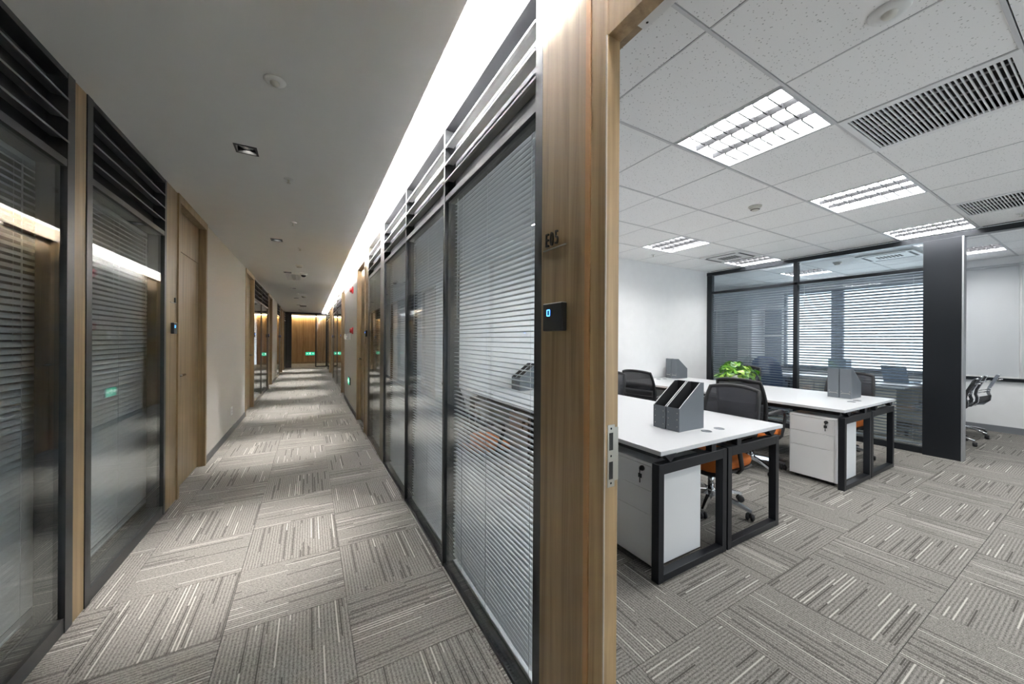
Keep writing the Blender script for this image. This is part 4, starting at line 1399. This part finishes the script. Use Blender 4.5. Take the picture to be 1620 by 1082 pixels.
# ------------------------------------------------------------ task chairs
def task_chair():
    """faces local +X, origin on the floor under the column"""
    t = thing('task_chair', 'x', 'chair', (0, 0, 0), 0, 'black mesh task chairs with orange seats')
    arm = bmesh.new()
    sec = []
    for r, z, w, h in ((0.02, 0.118, 0.026, 0.040), (0.12, 0.112, 0.022, 0.032), (0.22, 0.096, 0.018, 0.024), (0.295, 0.078, 0.014, 0.020), (0.318, 0.072, 0.012, 0.018)):
        sec.append([arm.verts.new(p) for p in ((r, -w, z - h / 2), (r, w, z - h / 2), (r, w * 0.6, z + h / 2), (r, -w * 0.6, z + h / 2))])
    for p, q in zip(sec, sec[1:]):
        for j in range(4):
            arm.faces.new((p[j], p[(j + 1) % 4], q[(j + 1) % 4], q[j]))
    arm.faces.new(sec[-1])
    arm.faces.new(sec[0][::-1])
    arm_me = mesh_of('base_arm', arm, CHROME)
    cb = bmesh.new()
    for y in (-0.017, 0.017):
        lathe(cb, [(0.0, y - 0.011), (0.020, y - 0.011), (0.028, y - 0.006), (0.028, y + 0.006), (0.020, y + 0.011), (0.0, y + 0.011)], 18, (0, 0, 0.028), 'Y')
    bx(cb, -0.012, 0.012, -0.006, 0.006, 0.022, 0.052)
    caster_me = mesh_of('caster', cb, BLACK_PLASTIC)
    stem_me = mesh_of('caster_stem', sweep(bmesh.new(), [(0, 0, 0.04), (0, 0, 0.075)], 0.010, 10), CHROME)
    for k in range(5):
        a = math.radians(22 + 72 * k)
        put('base_arm', arm_me, t, (0, 0, 0), (0, 0, a))
        c = put('caster', caster_me, t, (0.305 * math.cos(a) + 0.0, 0.305 * math.sin(a), 0), (0, 0, a * 1.7 + 0.6))
        put('caster_stem', stem_me, c)
    obj('hub', lathe(bmesh.new(), [(0.0, 0.085), (0.032, 0.088), (0.036, 0.14), (0.030, 0.150), (0.0, 0.150)], 20), CHROME, t)
    obj('gas_column', sweep(bmesh.new(), [(0, 0, 0.15), (0, 0, 0.275)], 0.026, 16), CHROME, t)
    obj('piston', sweep(bmesh.new(), [(0, 0, 0.27), (0, 0, 0.31)], 0.017, 14), BLACK_PLASTIC, t)
    obj('tilt_mechanism', B(-0.13, 0.12, -0.065, 0.065, 0.300, 0.356, 0.012), BLACK_PLASTIC, t)
    obj('tilt_lever', sweep(bmesh.new(), [(0.03, -0.06, 0.325), (0.03, -0.23, 0.322)], 0.006, 8), BLACK_PLASTIC, t)
    # seat cushion: rounded, waterfall front
    def cushion(z_lo, z_hi, grow):
        bm = bmesh.new()
        n = 20
        def sup(r, k):
            a = 2 * PI * k / 40
            ca, sa = math.cos(a), math.sin(a)
            e = 0.42
            x = math.copysign(abs(ca) ** e, ca) * (0.235 + grow) * r
            y = math.copysign(abs(sa) ** e, sa) * (0.245 + grow) * r
            return x, y
        levels = [(0.0, 1.0), (0.55, 1.0), (0.86, 0.90), (0.97, 0.45), (1.0, 0.0)]
        prof = [(0.0, z_lo), (0.86, z_lo), (0.97, z_lo + (z_hi - z_lo) * 0.18), (1.0, z_lo + (z_hi - z_lo) * 0.5), (0.97, z_lo + (z_hi - z_lo) * 0.80), (0.88, z_lo + (z_hi - z_lo) * 0.95), (0.55, z_hi - 0.002), (0.0, z_hi - 0.006)]
        rings = []
        for r, z in prof:
            if r == 0:
                rings.append([bm.verts.new((0.0, 0, z))])
                continue
            ring = []
            for k in range(40):
                x, y = sup(r, k)
                dz = -0.030 * max(0, (x - 0.10) / 0.13) ** 2 + 0.012 * max(0, (-x - 0.08) / 0.15) ** 2 + 0.012 * (abs(y) / 0.24) ** 3
                ring.append(bm.verts.new((x, y, z + dz)))
            rings.append(ring)
        for p, q in zip(rings, rings[1:]):
            for j in range(40):
                if len(p) == 1:
                    f = bm.faces.new((p[0], q[j], q[(j + 1) % 40]))
                elif len(q) == 1:
                    f = bm.faces.new((p[j], p[(j + 1) % 40], q[0]))
                else:
                    f = bm.faces.new((p[j], p[(j + 1) % 40], q[(j + 1) % 40], q[j]))
                f.smooth = True
        return bm
    obj('seat', cushion(0.372, 0.455, 0.0), ORANGE, t, label='orange upholstered seat')
    obj('seat_pan', cushion(0.350, 0.378, 0.004), BLACK_PLASTIC, t)

    # back: reclined, curved rectangle; v = height 0..1, u = -1..1
    def bp(u, v, off=0.0):
        hwid = 0.215 + 0.028 * math.sin(PI * min(1, v * 0.9)) - 0.012 * v
        z = 0.50 + 0.475 * v + (0.022 * (1 - u * u) if v > 0.5 else 0) * (v - 0.5) * 2
        x = -0.215 - 0.115 * v - 0.03 * math.sin(PI * v * 0.8) * -1 - 0.045 * (1 - abs(u) ** 2)
        return Vector((x + off, u * hwid, z))
    loop = []
    for k in range(11):
        loop.append(bp(-1 + 2 * k / 10, 1.0))
    for k in range(1, 9):
        loop.append(bp(1.0, 1 - k / 9 * 1.0))
    for k in range(11):
        loop.append(bp(1 - 2 * k / 10, 0.0))
    for k in range(1, 9):
        loop.append(bp(-1.0, k / 9))
    obj('back_frame', sweep(bmesh.new(), loop, 0.014, 8, 0.017, closed=True), BLACK_PLASTIC, t)

    def sheet(v0, v1, um, off, th=0.003, nu=14, nv=8):
        bm = bmesh.new()
        f, b = [], []
        for i in range(nv + 1):
            v = v0 + (v1 - v0) * i / nv
            f.append([bm.verts.new(bp(um * (-1 + 2 * j / nu), v, off)) for j in range(nu + 1)])
            b.append([bm.verts.new(bp(um * (-1 + 2 * j / nu), v, off - th)) for j in range(nu + 1)])
        for i in range(nv):
            for j in range(nu):
                q = bm.faces.new((f[i][j], f[i][j + 1], f[i + 1][j + 1], f[i + 1][j]))
                q.smooth = True
                q = bm.faces.new((b[i][j], b[i + 1][j], b[i + 1][j + 1], b[i][j + 1]))
                q.smooth = True
        for i in range(nv):
            bm.faces.new((f[i][0], f[i + 1][0], b[i + 1][0], b[i][0]))
            bm.faces.new((f[i][nu], b[i][nu], b[i + 1][nu], f[i + 1][nu]))
        for j in range(nu):
            bm.faces.new((f[0][j], b[0][j], b[0][j + 1], f[0][j + 1]))
            bm.faces.new((f[nv][j], f[nv][j + 1], b[nv][j + 1], b[nv][j]))
        return bm
    obj('back_mesh', sheet(0.0, 1.0, 0.99, 0.006), MESH_BLACK, t, label='black see-through mesh of the back')
    obj('lumbar_shell', sheet(0.05, 0.52, 0.93, -0.012, 0.006), LUMBAR, t)
    for k in range(3):
        obj('shell_rib', sheet(0.12 + 0.11 * k, 0.145 + 0.11 * k, 0.9, -0.018, 0.004, 10, 1), BLACK_PLASTIC, t)
    obj('back_support', sweep(bmesh.new(), [(-0.10, 0, 0.335), (-0.22, 0, 0.35), (-0.275, 0, 0.44), (-0.282, 0, 0.62)], [0.030, 0.030, 0.028, 0.024], 8, 0.013), BLACK_PLASTIC, t)
    for s in (-1, 1):
        pts = [(0.02, s * 0.16, 0.352), (0.02, s * 0.240, 0.358), (0.035, s * 0.275, 0.40), (0.075, s * 0.280, 0.52), (0.100, s * 0.280, 0.60), (0.085, s * 0.280, 0.648), (0.03, s * 0.278, 0.662), (-0.08, s * 0.270, 0.660), (-0.18, s * 0.250, 0.652), (-0.245, s * 0.222, 0.640)]
        obj('armrest', sweep(bmesh.new(), pts, [0.022, 0.022, 0.021, 0.020, 0.020, 0.021, 0.024, 0.025, 0.022, 0.014], 10, 0.013), BLACK_PLASTIC, t)
    return t


ch = task_chair()
ch.location = (2.985, 1.80, 0)
ch.rotation_euler = (0, 0, PI - 0.03)
ch['label'] = 'orange-seated mesh chair under the first desk beside its cable holes'
dup(ch, (4.285, 2.13, 0), 0.06, 'orange-seated mesh chair with open upper back, before the pedestal of the second desk')
dup(ch, (4.12, 3.36, 0), 0.10, 'mesh chair with open upper back in front of the far slate files and white wall')
dup(ch, (3.02, 3.28, 0), PI + 0.05, 'mesh chair at the far end of the first desk, half hidden by the door post')
dup(ch, (5.80, 1.86, 0), PI - 0.05, 'orange-seated mesh chair behind the slate files of the second desk, by the glass')
dup(ch, (5.80, 3.12, 0), PI + 0.04, 'mesh chair behind the potted plant, by the glass')
dup(ch, (1.43, 3.10, 0), -0.02, 'mesh chair on the corridor side of the first desk, seen through the blind')

# ------------------------------------------------------------ potted pothos
PX, PY, PZ = 5.30, 2.86, 0.757
t = thing('potted_pothos', 'green leafy pothos in a white bowl on the second desk', 'plant', (PX, PY, PZ))
obj('pot', lathe(bmesh.new(), [(0.0, 0.0), (0.062, 0.0), (0.075, 0.02), (0.094, 0.15), (0.098, 0.165), (0.090, 0.165), (0.085, 0.145), (0.0, 0.14)], 32), CERAMIC, t)
obj('soil', lathe(bmesh.new(), [(0.0, 0.150), (0.085, 0.148), (0.084, 0.142), (0.0, 0.142)], 24), SOIL, t)


def leaf_mesh(m, L):
    bm = bmesh.new()
    out = [(0.0, 0.0), (0.10, 0.30), (0.32, 0.46), (0.58, 0.40), (0.82, 0.20), (1.0, 0.0)]
    mid = [bm.verts.new((u * L, 0, 0.10 * L * math.sin(PI * u) - 0.18 * L * u * u)) for u, w in out]
    for s in (-1, 1):
        ed = []
        for (u, w), q in zip(out, mid):
            if w == 0:
                ed.append(q)
            else:
                ed.append(bm.verts.new(((u - 0.10 * w) * L, s * w * L, q.co.z + 0.16 * w * L)))
        for i in range(len(out) - 1):
            vs = [mid[i], mid[i + 1], ed[i + 1], ed[i]]
            vs = [v for n, v in enumerate(vs) if v not in vs[:n]]
            if len(vs) >= 3:
                f = bm.faces.new(vs if s > 0 else vs[::-1])
                f.smooth = True
    me = mesh_of('leaf', bm, m)
    return me


leafs = [leaf_mesh(m, L) for m in (LEAF_A, LEAF_A, LEAF_B, LEAF_C) for L in (0.075, 0.095, 0.115)]
stem = bmesh.new()
rng = random.Random(5)
for k in range(105):
    a = rng.uniform(0, 2 * PI)
    q = rng.random() ** 0.55
    r = 0.17 * q
    h = 0.165 + 0.155 * (1 - q ** 2) + rng.uniform(-0.02, 0.03) - (0.03 if q > 0.85 else 0)
    p = (r * math.cos(a), r * math.sin(a), h)
    if k % 3 == 0:
        sweep(stem, [(0.035 * math.cos(a), 0.035 * math.sin(a), 0.145), (0.5 * p[0], 0.5 * p[1], h * 0.85 + 0.02), p], 0.0022, 5)
    put('leaf', rng.choice(leafs), t, p, (rng.uniform(-0.5, 0.5), rng.uniform(-0.25, 0.75), a + rng.uniform(-0.7, 0.7)))
for k, (dx, dy, dz) in enumerate([(0.13, -0.14, 0.25), (0.16, -0.18, 0.215), (0.175, -0.205, 0.17), (0.10, -0.17, 0.20), (0.15, -0.20, 0.235)]):
    put('leaf', leafs[(k * 3 + 1) % len(leafs)], t, (dx, dy, dz), (0.2, 0.8, -0.9 + 0.2 * k))
sweep(stem, [(0.03, -0.03, 0.15), (0.09, -0.10, 0.265), (0.15, -0.17, 0.235), (0.18, -0.21, 0.17)], 0.0025, 5)
obj('stem', stem, LEAF_B, t)

# ------------------------------------------------------------ furniture of the office beyond the partition
t = thing('office_table', 'white table with panel legs behind the partition blinds', 'table', (8.30, 2.08, 0))
obj('tabletop', B(7.48, 9.15, 1.68, 2.48, 0.715, 0.742, 0.002), WHITE_LAM, t, True)
obj('leg', B(7.56, 7.60, 1.78, 2.40, 0.0, 0.715), BEIGE, t, True)
obj('leg', B(9.02, 9.06, 1.78, 2.40, 0.0, 0.715), BEIGE, t, True)
obj('modesty_panel', B(7.60, 9.02, 2.33, 2.35, 0.30, 0.715), BLUE_GREY, t, True)
t = thing('laptop', 'open blue-grey laptop on the white table behind the partition blinds', 'laptop', (8.45, 1.92, 0.742), -0.35)
obj('keyboard_base', B(-0.12, 0.12, -0.17, 0.17, 0.0, 0.018, 0.003), SCREEN_DARK, t)
bm = prism(bmesh.new(), [(-0.12, 0.016), (-0.112, 0.016), (-0.175, 0.27), (-0.183, 0.27)], 'Y', -0.17, 0.17)
obj('screen', bm, SCREEN_DARK, t)
t = thing('desk_phone', 'pale desk phone on the white table behind the partition blinds', 'phone', (8.10, 2.22, 0.742), 0.3)
obj('body', prism(bmesh.new(), [(-0.09, 0), (0.09, 0), (0.09, 0.07), (-0.09, 0.025)], 'Y', -0.09, 0.09), WHITE_PLASTIC, t)
obj('handset', sweep(bmesh.new(), [(-0.09, 0.055, 0.055), (-0.05, 0.055, 0.075), (0.05, 0.055, 0.095), (0.09, 0.055, 0.095)], 0.018, 8), SCREEN_DARK, t)
t = thing('magazine_file', 'pale blue file box on the low cabinet behind the partition blinds', 'magazine file', (8.05, 2.58, 0.80))
obj('box', B(-0.12, 0.12, -0.12, 0.12, 0.0, 0.30, 0.003), mat('pale_blue_card', (0.30, 0.37, 0.45), 0.5), t)
obj('label_holder', B(-0.124, -0.12, -0.04, 0.04, 0.05, 0.08), STEEL, t)
t = thing('low_cabinet', 'beige low cabinet behind the partition glass, left of the slate files', 'cabinet', (7.85, 2.75, 0))
obj('body', B(7.50, 8.20, 2.50, 2.98, 0.0, 0.78, 0.003), BEIGE, t, True)
obj('top', B(7.485, 8.21, 2.485, 2.995, 0.78, 0.80, 0.002), WHITE_LAM, t, True)
for a, b in ((2.51, 2.735), (2.745, 2.97)):
    d = obj('door', B(7.484, 7.50, a, b, 0.05, 0.77, 0.002), BEIGE, t, True)
    obj('handle', B(7.47, 7.484, (a + b) / 2 - 0.05, (a + b) / 2 + 0.05, 0.66, 0.672), CHROME, d, True)
t = thing('wardrobe', 'tall blue-grey cupboard behind the partition, beside the white wall', 'cupboard', (9.05, 5.0, 0))
obj('body', B(8.86, 9.36, 4.72, 5.30, 0, 2.15, 0.003), CAB_GREY, t, True)
for a, b in ((4.725, 5.005), (5.015, 5.295)):
    d = obj('door', B(8.842, 8.86, a, b, 0.06, 2.14, 0.002), CAB_GREY, t, True)
    obj('handle', B(8.825, 8.842, b - 0.04, b - 0.025, 1.0, 1.2), CHROME, d, True)
t = thing('wardrobe', 'tall white cupboard between grey cupboard and window behind the partition', 'cupboard', (9.05, 4.57, 0))
obj('body', B(8.86, 9.36, 4.40, 4.71, 0, 2.15, 0.003), WHITE_LAM, t, True)
d = obj('door', B(8.842, 8.86, 4.405, 4.705, 0.06, 2.14, 0.002), WHITE_LAM, t, True)
obj('handle', B(8.825, 8.842, 4.44, 4.455, 1.0, 1.2), CHROME, d, True)
t = thing('pinboard', 'blue-grey board with a pale rail on the window wall behind the partition', 'board', (XF, 4.20, 1.4))
obj('panel', B(XF - 0.02, XF, 4.04, 4.38, 0.86, 2.15, 0.002), BLUE_GREY, t, True)
obj('rail', B(XF - 0.04, XF - 0.02, 4.04, 4.38, 1.52, 1.56), WHITE_PLASTIC, t, True)
t = thing('office_table', 'white side table under the window, behind the plant side of the partition', 'table', (8.6, 3.75, 0))
obj('tabletop', B(8.05, 9.20, 3.30, 4.30, 0.715, 0.742, 0.002), WHITE_LAM, t, True)
obj('leg', B(8.10, 8.14, 3.36, 4.24, 0.0, 0.715), BLUE_GREY, t, True)
obj('leg', B(9.10, 9.14, 3.36, 4.24, 0.0, 0.715), BLUE_GREY, t, True)
obj('modesty_panel', B(8.14, 9.10, 3.75, 3.77, 0.25, 0.715), BLUE_GREY, t, True)


def blob_back(w, h, th):
    bm = bmesh.new()
    k = 12
    F, Bk = [], []
    for i in range(k + 1):
        v = i / k
        ww = w / 2 * (1 - 0.25 * v ** 3) * (0.9 + 0.1 * math.sin(PI * v))
        rowf, rowb = [], []
        for j in range(k + 1):
            u = -1 + 2 * j / k
            e = (1 - abs(u) ** 4) ** 0.5 * (1 - abs(2 * v - 1) ** 6) ** 0.5
            y = u * ww
            z = h * v - (0.06 * abs(u) ** 3 if v > 0.9 else 0)
            x0 = -0.12 * v + 0.04 * u * u
            rowf.append(bm.verts.new((x0 + th / 2 * e, y, z)))
            rowb.append(bm.verts.new((x0 - th / 2 * e - 0.002, y, z)))
        F.append(rowf)
        Bk.append(rowb)
    for G in (F, Bk):
        for i in range(k):
            for j in range(k):
                f = bm.faces.new((G[i][j], G[i][j + 1], G[i + 1][j + 1], G[i + 1][j]))
                f.smooth = True
    rim = [(0, j) for j in range(k)] + [(i, k) for i in range(k)] + [(k, j) for j in range(k, 0, -1)] + [(i, 0) for i in range(k, 0, -1)]
    for a, b in zip(rim, rim[1:] + rim[:1]):
        bm.faces.new((F[a[0]][a[1]], F[b[0]][b[1]], Bk[b[0]][b[1]], Bk[a[0]][a[1]]))
    return bm


t = thing('executive_chair', 'navy padded office chair behind the partition blinds, right of the plant', 'chair', (7.75, 3.55, 0), 0.25)
o = obj('backrest', blob_back(0.52, 0.62, 0.10), BLUE_CHAIR, t)
o.location = (-0.20, 0, 0.50)
obj('seat', B(-0.22, 0.26, -0.26, 0.26, 0.42, 0.52, 0.03), BLUE_CHAIR, t)
obj('column', sweep(bmesh.new(), [(0, 0, 0.08), (0, 0, 0.42)], 0.028, 12), CHROME, t)
for k in range(5):
    a = 2 * PI * k / 5
    obj('base_arm', sweep(bmesh.new(), [(0.02 * math.cos(a), 0.02 * math.sin(a), 0.10), (0.30 * math.cos(a), 0.30 * math.sin(a), 0.075)], [0.022, 0.014], 8), CHROME, t)
    obj('caster', lathe(bmesh.new(), [(0.0, -0.016), (0.026, -0.016), (0.028, 0.0), (0.026, 0.016), (0.0, 0.016)], 12, (0.30 * math.cos(a), 0.30 * math.sin(a), 0.03), 'Y'), BLACK_PLASTIC, t)
for s in (-1, 1):
    obj('armrest', sweep(bmesh.new(), [(0.10, s * 0.26, 0.45), (0.12, s * 0.30, 0.56), (0.08, s * 0.31, 0.66), (-0.16, s * 0.30, 0.67)], 0.018, 8), BLACK_PLASTIC, t)


def chrome_chair():
    """ribbed meeting chair: two bent aluminium side ribs with slung mesh; faces +Y"""
    t = thing('meeting_chair', 'x', 'chair', (0, 0, 0), 0, 'aluminium meeting chairs')
    rib = [(0.24, 0.47), (0.10, 0.455), (-0.08, 0.45), (-0.19, 0.475), (-0.245, 0.54), (-0.25, 0.60), (-0.235, 0.65), (-0.245, 0.72), (-0.285, 0.82), (-0.325, 0.92)]
    for s in (-1, 1):
        bm = bmesh.new()
        n = []
        for i, (y, z) in enumerate(rib):
            a = Vector(rib[max(0, i - 1)])
            b = Vector(rib[min(len(rib) - 1, i + 1)])
            d = (b - a).normalized()
            q = Vector((-d.y, d.x)) * 0.017
            n.append([bm.verts.new((s * 0.245 + dx, y + e * q.x, z + e * q.y)) for dx, e in ((-0.011, -1), (0.011, -1), (0.011, 1), (-0.011, 1))])
        for p, q in zip(n, n[1:]):
            for j in range(4):
                bm.faces.new((p[j], p[(j + 1) % 4], q[(j + 1) % 4], q[j]))
        bm.faces.new(n[0][::-1])
        bm.faces.new(n[-1])
        obj('side_rib', bm, CHROME, t)
        obj('inlay', sweep(bmesh.new(), [(s * 0.262, y, z) for y, z in rib[3:]], 0.011, 6), BLACK_PLASTIC, t)
        bk = bmesh.new()
        for dz, ln in ((0.915, 0.045), (0.850, 0.060)):
            sweep(bk, [(s * 0.25, -0.305, dz - 0.01), (s * 0.25, -0.305 - ln, dz + 0.012)], 0.013, 8, 0.008)
        obj('top_bracket', bk, CHROME, t)
    for y, z in ((-0.245, 0.70), (-0.235, 0.665), (0.12, 0.44), (-0.12, 0.435)):
        obj('cross_rod', sweep(bmesh.new(), [(-0.24, y, z), (0.24, y, z)], 0.008, 8), CHROME, t)
    bm = bmesh.new()
    for p, q in zip(rib[:6], rib[1:6]):
        d = 0.008
        bm.faces.new([bm.verts.new(v) for v in ((-0.235, p[0], p[1] + d), (0.235, p[0], p[1] + d), (0.235, q[0], q[1] + d), (-0.235, q[0], q[1] + d))])
    bmesh.ops.remove_doubles(bm, verts=bm.verts[:], dist=1e-5)
    bmesh.ops.solidify(bm, geom=bm.faces[:], thickness=0.006)
    obj('seat_sling', bm, MESH_BLACK, t)
    obj('column', sweep(bmesh.new(), [(0, 0, 0.10), (0, 0, 0.43)], 0.025, 12), CHROME, t)
    for k in range(5):
        a = math.radians(-110 + 72 * k)
        c, s = math.cos(a), math.sin(a)
        obj('base_arm', sweep(bmesh.new(), [(0.02 * c, 0.02 * s, 0.135), (0.22 * c, 0.22 * s, 0.105), (0.33 * c, 0.33 * s, 0.075)], [0.024, 0.018, 0.013], 8, 0.014), CHROME, t)
        w = obj('caster', lathe(bmesh.new(), [(0.0, -0.020), (0.026, -0.020), (0.031, -0.010), (0.031, 0.010), (0.026, 0.020), (0.0, 0.020)], 14, (0.33 * c, 0.33 * s, 0.031), 'Y'), BLACK_PLASTIC, t)
        obj('caster_disc', lathe(bmesh.new(), [(0.0, -0.0215), (0.015, -0.0215), (0.015, 0.0215), (0.0, 0.0215)], 12, (0.33 * c, 0.33 * s, 0.031), 'Y'), CHROME, w)
    return t


mc = chrome_chair()
mc.location = (7.88, 1.40, 0)
mc.rotation_euler = (0, 0, 0.06)
mc['label'] = 'aluminium-ribbed meeting chair partly behind the dark pillar, nearer one'
dup(mc, (8.70, 1.38, 0), -0.10, 'aluminium-ribbed meeting chair behind the dark pillar, closer to the roller shades')
